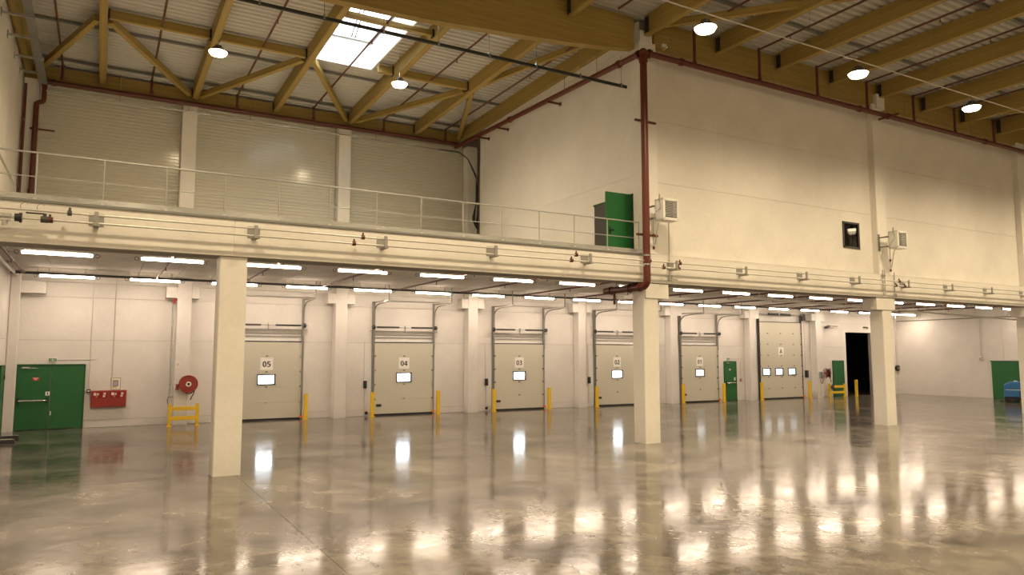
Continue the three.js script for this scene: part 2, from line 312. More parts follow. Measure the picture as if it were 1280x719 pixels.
// ---------------------------------------------------------------- glued timber beams
function purlin(name, label, a, b, w, h, group) {
  const t = thing(name, label, 'beam', [a[0], a[1], a[2]], group), rel = [b[0] - a[0], b[1] - a[1], b[2] - a[2]];
  part(t, 'beam', beamBetween([0, 0, 0], rel, w, h), M.wood);
  return t;
}
function hanger(t, x, y, z, w, h) { for (const s of [-1, 1]) part(t, 'hanger_plate', bx(0.012, h, 0.16), M.black, [x + s * (w / 2 + 0.008), y, z]); }
const PX = [-0.34, 2.6, 5.46, 8.38, 11.21];
PX.forEach((x, i) => {
  const h = 0.5, yb = 11.72 + h / 2, yf = 11.94 + h / 2;
  const t = purlin('roof_purlin', `timber roof beam over the mezzanine, ${ORD[i]} from the left wall`, [x, yb, -28.15], [x, yf, -16.35], 0.2, h);
  hanger(t, 0, -0.05, 0.1, 0.2, 0.34);
});
{ const t = purlin('wall_purlin', 'timber roof beam lying along the top of the white upper side wall', [13.33, 11.98, -28.1], [13.33, 12.16, -16.4], 0.2, 0.5); }
{ const t = purlin('wall_purlin', 'timber roof beam along the top of the left wall', [-2.46, 11.95, -28.1], [-2.46, 12.05, -16.4], 0.2, 0.5); }
purlin('rear_girder', 'long timber girder along the top of the ribbed back wall', [XL, 11.82, -28.28], [13.25, 11.82, -28.28], 0.22, 0.52);
// struts between purlins
const zS = -22.9;
for (let i = 0; i < 4; i++) { const t = purlin('roof_strut', `short timber strut between roof beams ${['one and two', 'two and three', 'three and four, beside the skylight corner', 'four and five'][i]} from the left`, [i === 2 ? SKY[2] + 0.06 : PX[i] + 0.11, 12.06, zS], [PX[i + 1] - 0.11, 12.06, zS], 0.14, 0.26);
  const L = PX[i + 1] - 0.11 - (i === 2 ? SKY[2] + 0.06 : PX[i] + 0.11); if (i !== 2) part(t, 'hanger_plate', bx(0.05, 0.3, 0.18), M.black, [0.02, 0, 0]); part(t, 'hanger_plate', bx(0.05, 0.3, 0.18), M.black, [L - 0.02, 0, 0]); }
{ const t = purlin('roof_strut', 'short timber strut crossing below the front end of the skylight', [5.57, 12.02, -19.45], [8.27, 12.02, -19.45], 0.14, 0.15); part(t, 'hanger_plate', bx(0.05, 0.22, 0.18), M.black, [2.68, 0, 0]); }
[[0, -2.25, 'leftmost diagonal timber brace, beside the left wall'], [0, 2.45, 'diagonal timber brace left of the second roof beam'], [2, 2.75, 'diagonal timber brace right of the second roof beam'], [2, 8.22, 'diagonal timber brace left of the fourth roof beam'], [4, 8.54, 'diagonal timber brace right of the fourth roof beam'], [4, 13.2, 'diagonal timber brace ending at the white upper side wall']].forEach(([i, x, label]) => {
  const a = [PX[i] + Math.sign(x - PX[i]) * 0.16, 11.98, zS - 0.2], b = [x, 11.86, -28.1];
  const t = purlin('roof_brace', label, a, b, 0.16, 0.2);
});
purlin('roof_brace', 'diagonal timber brace from the fifth beam to the corner column', [11.35, 12.0, -22.3], [12.95, 12.05, -16.7], 0.14, 0.2);
// main girder over the mezzanine edge, its underside rising to the column
{
  const t = thing('main_girder', 'deep dark timber girder ending on the corner pier at top centre', 'beam', [0, 0, -16.15]);
  const low = [[XL, 10.62], [1, 10.5], [4.55, 10.55], [6.5, 10.6], [8.9, 10.78], [10.6, 10.92], [12, 11.08], [13.05, 11.24]];
  part(t, 'beam', prism([...low, [13.05, 12.18], [XL, 12.18]], 0.24), M.wood);
}
{ const t = purlin('main_girder', 'long timber girder along the top of the upper front wall', [13.75, 11.82, -15.98], [XH, 11.82, -15.98], 0.24, 0.86); }
const HX = [[13.46, 11.68], [16.28, 11.72], [18.98, 11.74], [21.61, 11.74], [24.27, 11.72], [26.95, 11.66], [29.58, 11.62], [32.22, 11.58], [34.9, 11.56], [37.6, 11.56], [40.3, 11.56], [43, 11.56]];
HX.forEach(([x, yb], i) => {
  const h = 12.27 - yb, t = purlin('hall_purlin', i < 8 ? `timber roof beam over the hall, ${ORD[i]} to the right of the corner pier` : 'timber roof beam over the hall beyond the right of the picture', [x, yb + h / 2, -15.82], [x, yb + h / 2, ZN], 0.2, h, i < 8 ? null : 'hall roof beams outside the picture');
  hanger(t, 0, -0.02, 0.12, 0.2, h * 0.8);
});
for (const [x, i] of [[10.79, 0], [8.1, 1], [5.4, 2], [2.7, 3], [0, 4]]) { const t = purlin('hall_purlin', i ? 'timber roof beam over the hall above the top of the picture' : 'timber roof beam over the hall just left of the corner pier', [x, 11.97, -15.85], [x, 11.97, ZN], 0.2, 0.62, i ? 'hall roof beams above the picture' : null); hanger(t, 0, -0.05, 0.1, 0.2, 0.5); }
// hall struts and braces near the corner and at top right
[[[26.95, 11.9, -8.4], [29.58, 11.9, -8.4]], [[24.27, 11.9, -8.4], [26.95, 11.9, -8.4]], [[29.58, 11.9, -8.4], [32.22, 11.9, -8.4]]].forEach((p, i) => purlin('roof_strut', `timber strut between hall roof beams at the upper right, ${['middle', 'left', 'right'][i]} of three`, [p[0][0] + 0.11, p[0][1] + 0.1, p[0][2]], [p[1][0] - 0.11, p[1][1] + 0.1, p[1][2]], 0.12, 0.22));
purlin('roof_brace', 'diagonal timber brace over the hall right of the corner pier', [13.6, 11.95, -15.6], [18.9, 11.95, -9.6], 0.14, 0.2);
purlin('roof_brace', 'diagonal timber brace over the hall at the far right', [29.5, 11.9, -15.5], [34.8, 11.9, -9.6], 0.14, 0.2);
// grey sheet-lap strips under the roof sheets
for (const [z, i] of [[-27.5, 0], [-24.4, 1], [-17.1, 2]]) solo('roof_strip', join([0, 1, 2, 3, 4, 5].map(k => { const a = k ? PX[k - 1] + 0.13 : XL + 0.2, b = k < 5 ? PX[k] - 0.13 : 13.2; return at(bx(b - a, 0.07, 0.1), (a + b) / 2, 0, 0); })), M.greyStrip, `dark grey steel strip under the roof sheets, ${ORD[i]} from the back wall`, 'strip', [0, yRear(z) - 0.05, z]);
for (const [z, i] of [[-14.0, 0], [-10.6, 1], [-7.2, 2]]) { const xs = HX.map(q => q[0]); solo('roof_strip', join(xs.slice(0, 9).map((x, k) => at(bx(xs[k + 1] - x - 0.26, 0.07, 0.1), (x + xs[k + 1]) / 2, 0, 0))), M.greyStrip, `dark grey steel strip under the hall roof, ${ORD[i]} from the upper front wall`, 'strip', [0, 12.22, z]); }

// ---------------------------------------------------------------- skylight
{
  const [a, z0, b, z1] = SKY, t = thing('skylight', 'bright square skylight with opening frame between two roof beams', 'skylight', [(a + b) / 2, 12.2, (z0 + z1) / 2]);
  const w = b - a, d = z1 - z0, H = 1.0;
  for (const s of [-1, 1]) { part(t, 'kerb', bx(0.05, H, d + 0.1), M.white, [s * (w / 2 + 0.02), H / 2, 0]); part(t, 'kerb', bx(w + 0.1, H, 0.05), M.white, [0, H / 2, s * (d / 2 + 0.02)]); }
  const f = part(t, 'frame', join([at(bx(0.1, 0.12, d), -w / 2 + 0.05, 0, 0), at(bx(0.1, 0.12, d), w / 2 - 0.05, 0, 0), at(bx(w, 0.12, 0.12), 0, 0, -d / 2 + 0.06), at(bx(w, 0.12, 0.12), 0, 0, d / 2 - 0.06), at(bx(w, 0.06, 0.06), 0, 0, -d / 6), at(bx(w, 0.06, 0.06), 0, 0, d / 6)]), M.trackSteel, [0, H - 0.02, 0]);
  for (let k = 0; k < 3; k++) part(t, 'pane', bx(w, 0.012, d / 3 - 0.03), M.dome, [0, H + 0.07, -d / 3 + k * d / 3]);
  part(t, 'opener_arm', join([rod([-0.2, 0.3, -0.6], [-0.2, 0.95, 0.5], 0.025), rod([-0.08, 0.3, -0.6], [-0.08, 0.95, 0.5], 0.025)]), M.trackSteel);
  part(t, 'opener_arm', rod([0.5, 0.4, 1.2], [0.5, 0.95, 0.3], 0.03), M.trackSteel);
}

// ---------------------------------------------------------------- dock doors
function numberPlate(text) { return new THREE.MeshStandardMaterial({ roughness: 0.6, map: print(256, 256, (x, w, h) => { x.fillStyle = '#f4f1ea'; x.fillRect(0, 0, w, h); x.fillStyle = '#17140f'; x.font = `600 ${text.length > 1 ? 158 : 190}px sans-serif`; x.textAlign = 'center'; x.textBaseline = 'middle'; x.fillText(text, w / 2, h / 2 + 8); }) }); }
function section(w, h, holes) { // one door leaf section with a groove line each 0.19 m, window cut out
  const list = cut([-w / 2, 0, w / 2, h], holes).map(([a, b, c, d]) => at(bx(c - a, d - b, 0.04), (a + c) / 2, (b + d) / 2, 0));
  list.push(at(bx(w, 0.03, 0.012), 0, -0.005, -0.012));
  return join(list);
}
function dockDoor(x, text, w, H, joints, wins, label, big) {
  const t = thing('dock_door', label, 'dock door', [x, 0, ZB]);
  const z = 0.1, ys = [0.07, ...joints, H];
  for (let i = 0; i < ys.length - 1; i++) {
    const holes = wins.filter(q => q[1] > ys[i] && q[3] < ys[i + 1]).map(q => [q[0], q[1] - ys[i] - 0.002, q[2], q[3] - ys[i] + 0.002]);
    const s = part(t, 'door_section', section(w, ys[i + 1] - ys[i] - 0.005, holes), M.doorPanel, [0, ys[i] + 0.0025, z]);
    if (i) for (const hx of (big ? [-1.05, 0, 1.05] : [0])) part(s, 'hinge', bx(0.09, 0.05, 0.02), M.galv, [hx, -0.005, 0.03]);
    if (i) for (const sx of [-1, 1]) part(s, 'roller_bracket', bx(0.1, 0.07, 0.05), M.galv, [sx * (w / 2 - 0.02), -0.004, 0.035]);
  }
  part(t, 'bottom_seal', bx(w, 0.07, 0.06), M.rubber, [0, 0.035, z]);
  part(t, 'top_edge', bx(w, 0.04, 0.06), M.darkGrey, [0, H + 0.02, z]);
  for (const q of wins) {
    const W = q[2] - q[0], Hh = q[3] - q[1], cx = (q[0] + q[2]) / 2, cy = (q[1] + q[3]) / 2;
    const f = part(t, 'window_frame', join([at(bx(W + 0.05, 0.045, 0.06), 0, Hh / 2, 0), at(bx(W + 0.05, 0.045, 0.06), 0, -Hh / 2, 0), at(bx(0.045, Hh, 0.06), W / 2, 0, 0), at(bx(0.045, Hh, 0.06), -W / 2, 0, 0)]), M.black, [cx, cy, z + 0.01]);
    part(f, 'pane', bx(W - 0.03, Hh - 0.03, 0.01), M.pane);
  }
  const sy = big ? 2.66 : 2.1, sw = big ? 0.44 : 0.46;
  part(t, 'number_plate', new THREE.PlaneGeometry(sw, sw), numberPlate(text), [0, sy, z + 0.023], null, `white plate reading ${text}`);
  if (!big) { const hd = part(t, 'handle', bx(0.22, 0.1, 0.03, 0.02), M.black, [-w / 2 + 0.22, 0.41, z + 0.03]); }
  // tracks and lift gear
  for (const s of [-1, 1]) {
    const X = s * (w / 2 + 0.04), top = big ? 4.75 : 4.6;
    part(t, 'track', join([at(bx(0.1, top, 0.015), 0, top / 2, 0.02), at(bx(0.015, top, 0.12), -s * 0.04, top / 2, 0.07)]), big ? M.darkGrey : M.trackSteel, [X, 0, 0.04]);
    if (!big) {
      part(t, 'curved_track', tube([[0, 2.7, 0.14], [0, 3.9, 0.14], [0, 4.25, 0.22], [0, 4.42, 0.45], [0, 4.47, 0.8], [0, 4.5, 1.85]], 0.028, 40, 6), M.trackSteel, [X, 0, 0]);
      part(t, 'track_arm', beamBetween([0, 4.56, 0.05], [0, 4.53, 1.9], 0.03, 0.05), M.trackSteel, [X, 0, 0]);
      part(t, 'track_hanger', bx(0.035, 0.62, 0.035), M.trackSteel, [X, 4.82, 1.85]);
    }
  }
  if (!big) {
    part(t, 'rear_spreader', bx(w + 0.1, 0.05, 0.05), M.white, [0, 4.5, 1.88]);
    part(t, 'spring_shaft', at(cyl(0.014, w + 0.34, 10), 0, 0, 0, 0, 0, Math.PI / 2), M.galv, [0, 3.555, 0.22]);
    for (const s of [-1, 1]) {
      const coil = []; for (let k = 0; k <= 180; k++) { const a = k * 0.9; coil.push([k / 180 * 0.95, Math.cos(a) * 0.034, Math.sin(a) * 0.034]); }
      part(t, 'torsion_spring', memo('coil', () => join([at(cyl(0.03, 0.95, 12), 0.475, 0, 0, 0, 0, Math.PI / 2), tube(coil, 0.008, 400, 4)])), M.darkGrey, [s > 0 ? w / 2 - 1.02 : -w / 2 + 0.07, 3.555, 0.22]);
      part(t, 'cable_drum', memo('drum', () => join([at(cyl(0.09, 0.02, 18), 0.03, 0, 0, 0, 0, Math.PI / 2), at(cyl(0.09, 0.02, 18), -0.03, 0, 0, 0, 0, Math.PI / 2), at(cyl(0.07, 0.06, 18), 0, 0, 0, 0, 0, Math.PI / 2)])), M.darkGrey, [s * (w / 2 + 0.06), 3.555, 0.22]);
    }
    part(t, 'centre_bearing', join([at(bx(0.02, 0.26, 0.1), 0, 0, 0), at(cyl(0.05, 0.03, 12), 0, 0.05, 0.05, 0, 0, Math.PI / 2)]), M.galv, [0, 3.5, 0.16]);
    part(t, 'lintel_bar', bx(w + 0.36, 0.03, 0.04), M.trackSteel, [0, 3.40, 0.15]);
    part(t, 'lintel_bar', bx(w + 0.16, 0.03, 0.04), M.trackSteel, [0, 3.23, 0.1]);
  } else {
    part(t, 'torsion_spring', at(cyl(0.06, 0.8, 14), 0, 0, 0, 0, 0, Math.PI / 2), M.darkGrey, [-0.75, 4.72, 0.3]);
    part(t, 'torsion_spring', at(cyl(0.06, 0.8, 14), 0, 0, 0, 0, 0, Math.PI / 2), M.darkGrey, [0.25, 4.72, 0.3]);
    part(t, 'spring_shaft', at(cyl(0.018, w + 0.3, 10), 0, 0, 0, 0, 0, Math.PI / 2), M.galv, [0, 4.72, 0.3]);
    part(t, 'cable_drum', bx(0.22, 0.4, 0.24, 0.02), M.darkGrey, [w / 2 + 0.06, 4.6, 0.22]);
  }
  part(t, 'buffer_block', bx(0.1, 0.1, 0.1, 0.01), std([0.8, 0.24, 0.02], 0.6), [w / 2 + 0.02, 0.1, 0.16], null, 'orange buffer block');
  return t;
}
for (const [x, n] of DOCK) dockDoor(x, n, 2.57, 2.92, [0.66, 1.24, 1.81, 2.39], [[-0.31, 1.335, 0.31, 1.69]], `pale sectional dock door with one small window, ${{ '05': 'leftmost, partly behind the nearest column', '04': 'second from the left', '03': 'third from the left', '02': 'half hidden by the corner column', '01': 'next to the green exit door' }[n]}`, false);
dockDoor(33.47, 'A', 3.45, 4.27, [0.6, 1.22, 1.82, 2.43, 3.05, 3.66], [[-1.52, 1.32, -0.9, 1.7], [-0.5, 1.32, 0.12, 1.7], [0.55, 1.32, 1.17, 1.7]], 'tall pale sectional door marked A with three small windows', true);
const DOORWORD = { '05': 'the leftmost dock door', '04': 'the second dock door from the left', '03': 'the third dock door from the left', '02': 'the half-hidden dock door', '01': 'the dock door beside the exit door' };
// yellow guard posts each side of the dock doors
{
  const mk = (x, h, label) => { const t = thing('guard_post', label, 'bollard', [x, 0, -28.12]); part(t, 'post', bx(0.13, h, 0.13, 0.012), M.yellow, [0, h / 2, 0]); part(t, 'base_plate', bx(0.2, 0.015, 0.18), M.yellow, [0, 0.0076, 0]); return t; };
  const list = []; for (const [x, n] of DOCK) { if (n !== '05') list.push([x - 1.42, `yellow guard post left of ${DOORWORD[n]}`]); list.push([x + 1.42, `yellow guard post right of ${DOORWORD[n]}`]); }
  list.push([31.55, 'yellow guard post left of tall door A'], [35.45, 'yellow guard post right of tall door A'], [39.62, 'yellow guard post at the left side of the dark opening']);
  for (const [x, l] of list) mk(x, 0.96, l);
}
// dock controls: black box on a white back plate with a cable up the wall
for (const [i, [x, n]] of DOCK.entries()) {
  if (i === 0) continue;
  const t = thing('door_control', `black control box on the wall left of ${DOORWORD[n]}`, 'control box', [x - 1.62, 1.25, ZB]);
  part(t, 'box', bx(0.13, 0.3, 0.1, 0.01), M.black, [0, 0, 0.055]); part(t, 'button', cyl(0.025, 0.03, 12), M.red, [0.01, 0.07, 0.11], [Math.PI / 2, 0, 0]); part(t, 'button', cyl(0.02, 0.025, 12), M.green, [0.01, -0.02, 0.11], [Math.PI / 2, 0, 0]);
  part(t, 'cable', join([rod([-0.03, 0.15, 0.012], [-0.03, 1.7, 0.012], 0.012, 6), rod([0, -0.15, 0.012], [0, -1.1, 0.012], 0.01, 6)]), M.steelPale);
}
{ const t = thing('door_control', 'black control box on the wall right of tall door A', 'control box', [35.62, 1.35, ZB]); part(t, 'box', bx(0.16, 0.42, 0.16, 0.02), M.black, [0, 0, 0.08]); part(t, 'button', cyl(0.03, 0.03, 12), M.red, [0, 0.1, 0.17], [Math.PI / 2, 0, 0]); part(t, 'cable', rod([0, 0.2, 0.012], [0, 3.2, 0.012], 0.012, 6), M.steelPale); }
for (const [x, l] of [[9.38, 'left of the second dock door'], [14.8, 'left of the third dock door']]) { const t = thing('floor_socket', `small orange and black socket low on the wall ${l}`, 'socket', [x, 0.12, ZB]); part(t, 'box', bx(0.1, 0.1, 0.08, 0.01), M.black, [0, 0, 0.04]); part(t, 'cap', bx(0.07, 0.04, 0.04), std([0.8, 0.24, 0.02], 0.6), [0.03, 0.06, 0.04]); }

// ---------------------------------------------------------------- green doors
const redSign = new THREE.MeshStandardMaterial({ roughness: 0.5, map: print(128, 64, (x, w, h) => { x.fillStyle = '#b3271e'; x.fillRect(0, 0, w, h); x.fillStyle = '#f0e4da'; x.fillRect(14, 10, 100, 9); x.fillRect(26, 26, 76, 9); x.fillRect(40, 42, 48, 9); }) });
const exitSign = new THREE.MeshStandardMaterial({ roughness: 0.5, map: print(128, 64, (x, w, h) => { x.fillStyle = '#f2f2ea'; x.fillRect(0, 0, w, h); x.fillStyle = '#1d7c3c'; x.fillRect(4, 4, 26, 56); x.fillRect(36, 4, 50, 56); x.fillRect(92, 4, 32, 56); x.fillStyle = '#f2f2ea'; x.beginPath(); x.arc(62, 14, 6, 0, 7); x.fill(); x.lineWidth = 6; x.strokeStyle = '#f2f2ea'; x.beginPath(); x.moveTo(62, 20); x.lineTo(58, 38); x.lineTo(46, 52); x.moveTo(58, 38); x.lineTo(72, 46); x.lineTo(70, 58); x.moveTo(44, 30); x.lineTo(60, 24); x.lineTo(74, 32); x.stroke(); x.beginPath(); x.moveTo(100, 22); x.lineTo(116, 32); x.lineTo(100, 42); x.fill(); }) });
const handSign = new THREE.MeshStandardMaterial({ roughness: 0.5, map: print(64, 64, (x, w, h) => { x.fillStyle = '#f2f2ea'; x.fillRect(0, 0, w, h); x.fillStyle = '#1d6b38'; x.beginPath(); x.moveTo(32, 4); x.lineTo(46, 24); x.lineTo(18, 24); x.fill(); x.fillRect(26, 22, 12, 20); x.beginPath(); x.moveTo(32, 60); x.lineTo(46, 40); x.lineTo(18, 40); x.fill(); }) });
const signPlane = (p, name, w, h, m, pos, label) => part(p, name, new THREE.PlaneGeometry(w, h), m, pos, null, label);
function pushBar(p, w, pos) { const b = part(p, 'push_bar', at(cyl(0.028, w, 12), 0, 0, 0, 0, 0, Math.PI / 2), M.chrome, pos); for (const s of [-1, 1]) part(b, 'bar_end', bx(0.05, 0.2, 0.07, 0.01), M.black, [s * w / 2, 0, -0.02]); return b; }
{
  const W = 1.9, H = 2.08, t = thing('double_door', 'green double emergency exit door with push bar in the left corner', 'door', [-1.36, 0, ZB]);
  part(t, 'frame', join([at(bx(W, 0.05, 0.08), 0, H + 0.02, 0.04), at(bx(0.05, H + 0.04, 0.08), -W / 2, H / 2 + 0.02, 0.04), at(bx(0.05, H + 0.04, 0.08), W / 2, H / 2 + 0.02, 0.04)]), M.greenEdge);
  const a = part(t, 'door_leaf', bx(W / 2 - 0.03, H - 0.02, 0.05, 0.006), M.green, [-W / 4 + 0.005, H / 2 + 0.005, 0.035]), b = part(t, 'door_leaf', bx(W / 2 - 0.03, H - 0.02, 0.05, 0.006), M.green, [W / 4 - 0.005, H / 2 + 0.005, 0.035]);
  pushBar(a, 0.78, [0.0, -0.1, 0.09]); signPlane(a, 'red_sign', 0.2, 0.11, redSign, [0.05, 0.6, 0.027]); signPlane(a, 'arrow_sign', 0.12, 0.13, handSign, [0.4, 0.12, 0.027]);
  const c = part(a, 'door_closer', bx(0.2, 0.055, 0.06, 0.006), M.galv, [-0.24, 0.97, 0.06]); part(a, 'closer_arm', bx(0.26, 0.02, 0.02), M.galv, [-0.05, 0.95, 0.07]);
  part(b, 'keyhole_plate', bx(0.035, 0.12, 0.02), M.chrome, [-0.43, -0.52, 0.03]);
}
{
  const W = 0.86, H = 2.08, t = thing('exit_door', 'single green exit door with push bar beside dock door 01', 'door', [29.56, 0, ZB]);
  part(t, 'frame', join([at(bx(W, 0.04, 0.07), 0, H + 0.01, 0.035), at(bx(0.04, H, 0.07), -W / 2, H / 2, 0.035), at(bx(0.04, H, 0.07), W / 2, H / 2, 0.035)]), M.greenEdge);
  const a = part(t, 'door_leaf', bx(W - 0.05, H - 0.02, 0.05, 0.006), M.green, [0, H / 2, 0.035]);
  pushBar(a, 0.7, [0, -0.08, 0.09]); part(a, 'red_sign', new THREE.CircleGeometry(0.09, 3), redSign, [-0.05, 0.62, 0.027], [0, 0, -Math.PI / 2]); signPlane(a, 'arrow_sign', 0.1, 0.16, handSign, [0.3, 0.12, 0.027]);
  part(a, 'door_closer', bx(0.2, 0.055, 0.06, 0.006), M.galv, [-0.2, 0.97, 0.06]);
}
{
  const t = thing('side_door', 'plain green door behind the second hose reel and yellow barrier', 'door', [38.5, 0, ZB]);
  part(t, 'frame', join([at(bx(1.0, 0.04, 0.07), 0, 2.1, 0.035), at(bx(0.04, 2.1, 0.07), -0.48, 1.05, 0.035), at(bx(0.04, 2.1, 0.07), 0.48, 1.05, 0.035)]), M.greenEdge);
  const a = part(t, 'door_leaf', bx(0.92, 2.07, 0.05, 0.006), M.green, [0, 1.04, 0.035]); part(a, 'handle', bx(0.13, 0.03, 0.06, 0.01), M.black, [0.36, 0, 0.05]);
}
{
  const t = thing('sliding_door', 'wide green door on the right wall behind the floor scrubber', 'door', [XR, 0, -21.6]);
  const a = part(t, 'door_leaf', bx(0.07, 2.05, 2.5, 0.008), M.green, [-0.04, 1.03, 0]); part(t, 'frame', bx(0.09, 0.06, 2.6), M.greenEdge, [-0.045, 2.09, 0]); part(a, 'handle', bx(0.05, 0.18, 0.05, 0.01), M.black, [-0.05, 0, 1.1]);
}
{
  const t = thing('side_door', 'green door on the left wall cut by the left edge of the picture', 'door', [XL, 0, -26.95]);
  const a = part(t, 'door_leaf', bx(0.05, 2.06, 0.95, 0.006), M.green, [0.035, 1.035, 0]); part(t, 'frame', join([at(bx(0.07, 0.05, 1.05), 0.035, 2.09, 0), at(bx(0.07, 2.1, 0.05), 0.035, 1.05, -0.5), at(bx(0.07, 2.1, 0.05), 0.035, 1.05, 0.5)]), M.greenEdge); part(a, 'hinge', bx(0.03, 0.12, 0.05), M.black, [0.04, 0.7, -0.44]);
}
{ // upper door
  const t = thing('open_door', 'green upper door standing open at the end of the railing', 'door', [LF, DECK, -16.6]);
  const a = part(t, 'door_leaf', bx(0.96, 1.86, 0.05, 0.006), M.green, [-0.5, 0.94, 0.0]); part(a, 'handle', join([at(bx(0.05, 0.2, 0.02), 0, 0, 0.03), at(bx(0.14, 0.025, 0.03), 0.05, 0.02, 0.06)]), M.black, [-0.36, -0.2, 0]);
  part(t, 'fixed_leaf', bx(0.05, 1.84, 0.72), M.darkGrey, [-0.0, 0.93, -1.5], null, 'dark grey closed leaf'); part(t, 'door_post', bx(0.06, 1.84, 0.07), M.greenEdge, [-0.01, 0.93, -1.09]);
  part(t, 'frame', bx(0.08, 0.05, 1.95), M.greenEdge, [-0.0, 1.875, -0.93]);
}
for (const [x, y, l, w] of [[-1.34, 2.27, 'green and white running-man exit sign over the double door', 0.24], [29.42, 2.24, 'small exit sign over the single green exit door', 0.2]]) { const t = thing('exit_sign', l, 'sign', [x, y, ZB]); part(t, 'casing', bx(w, 0.12, 0.05, 0.008), M.white, [0, 0, 0.025]); signPlane(t, 'sign_face', w - 0.01, 0.1, exitSign, [0, 0, 0.052]); part(t, 'lamp_cap', bx(w * 0.7, 0.03, 0.06, 0.006), M.white, [0, 0.075, 0.03]); }
// red cabinet, plan, call points
{
  const t = thing('fire_cabinet', 'wide red fire equipment cabinet with white stickers on the left wall', 'cabinet', [0.33, 0.95, ZB]);
  part(t, 'casing', bx(1.06, 0.56, 0.16, 0.01), M.red, [0, 0, 0.08]);
  for (const s of [-1, 1]) { const d = part(t, 'door', bx(0.51, 0.52, 0.012, 0.004), M.red, [s * 0.262, 0, 0.168]); const st = new THREE.MeshStandardMaterial({ roughness: 0.6, map: print(128, 64, (x, w, h) => { x.fillStyle = '#8a120c'; x.fillRect(0, 0, w, h); x.fillStyle = '#efe6dc'; x.fillRect(10, 6, 22, 30); x.fillStyle = '#d9b9a5'; x.fillRect(36, 10, 20, 24); x.fillStyle = '#d97a4a'; x.fillRect(28, 40, 16, 16); x.fillStyle = '#e2d2c4'; x.fillRect(94, 6, 22, 22); x.fillRect(90, 32, 20, 22); }) });
    signPlane(d, 'sticker', 0.44, 0.2, st, [0, 0.13, 0.0075]); }
}
{ const t = thing('evacuation_plan', 'framed evacuation plan above the red cabinet', 'poster', [0.52, 1.45, ZB]); part(t, 'frame', bx(0.3, 0.4, 0.02), M.galv, [0, 0, 0.01]);
  signPlane(t, 'print', 0.27, 0.37, new THREE.MeshStandardMaterial({ roughness: 0.4, map: print(128, 176, (x, w, h) => { x.fillStyle = '#e9e3d4'; x.fillRect(0, 0, w, h); x.fillStyle = '#9a96a6'; x.fillRect(24, 40, 80, 90); x.fillStyle = '#c9a948'; x.fillRect(24, 26, 80, 12); x.fillRect(20, 134, 60, 20); x.fillStyle = '#e9e3d4'; x.fillRect(44, 72, 40, 24); x.fillStyle = '#4c5d7d'; x.fillRect(48, 78, 32, 10); x.strokeStyle = '#555'; x.lineWidth = 2; x.strokeRect(24, 40, 80, 90); }) }), [0, 0, 0.0215]); }
for (const [x, y, l] of [[-0.27, 1.22, 'small call point at the left corner of the red cabinet'], [30.35, 1.1, 'round red call point right of the single green exit door']]) { const t = thing('call_point', l, 'call point', [x, y, ZB]); part(t, 'box', bx(0.12, 0.12, 0.06, 0.01), y > 1.15 ? M.darkGrey : M.red, [0, 0, 0.03]); part(t, 'glass', bx(0.07, 0.05, 0.01), M.white, [0, 0, 0.062]); part(t, 'conduit', rod([0, 0.06, 0.015], [0, y > 1.15 ? 3.6 : 1.0, 0.015], 0.012, 6), M.steelPale); }
solo('wall_conduit', join([rod([0, 0, 0.015], [0, 3.9, 0.015], 0.014, 6)]), M.steelPale, 'thin vertical conduit on the wall above the red cabinet', 'conduit', [0.4, 1.2, ZB]);
solo('wall_conduit', join([rod([0, 0, 0.015], [1.1, 0, 0.015], 0.012, 6)]), M.steelPale, 'short level conduit right of the exit sign on the left', 'conduit', [-1.22, 2.27, ZB]);
solo('wall_conduit', join([rod([0, 0, 0.015], [1.2, 0, 0.015], 0.012, 6)]), M.steelPale, 'short level conduit right of the exit sign by dock door 01', 'conduit', [29.52, 2.24, ZB]);
solo('wall_conduit', join([rod([0, -1.9, 0.015], [0, 2.2, 0.015], 0.02, 6)]), M.steelPale, 'vertical conduit on the pier between dock doors 03 and 02', 'conduit', [19.85, 2.9, -28.04]);
// pier sockets
{ const t = thing('hose_sign', 'small red and white hose sign beside the hose reel on the left', 'sign', [2.4, 2.1, -28.04]); part(t, 'plate', bx(0.14, 0.16, 0.006), M.white, [0, 0, 0.003]); signPlane(t, 'print', 0.12, 0.14, new THREE.MeshStandardMaterial({ roughness: 0.5, map: print(64, 72, (x, w, h) => { x.fillStyle = '#e9ded0'; x.fillRect(0, 0, w, h); x.strokeStyle = '#a8453a'; x.lineWidth = 5; x.beginPath(); x.arc(30, 30, 16, 0, 5); x.stroke(); x.beginPath(); x.moveTo(16, 62); x.lineTo(50, 14); x.stroke(); }) }), [0, 0, 0.0065]); }

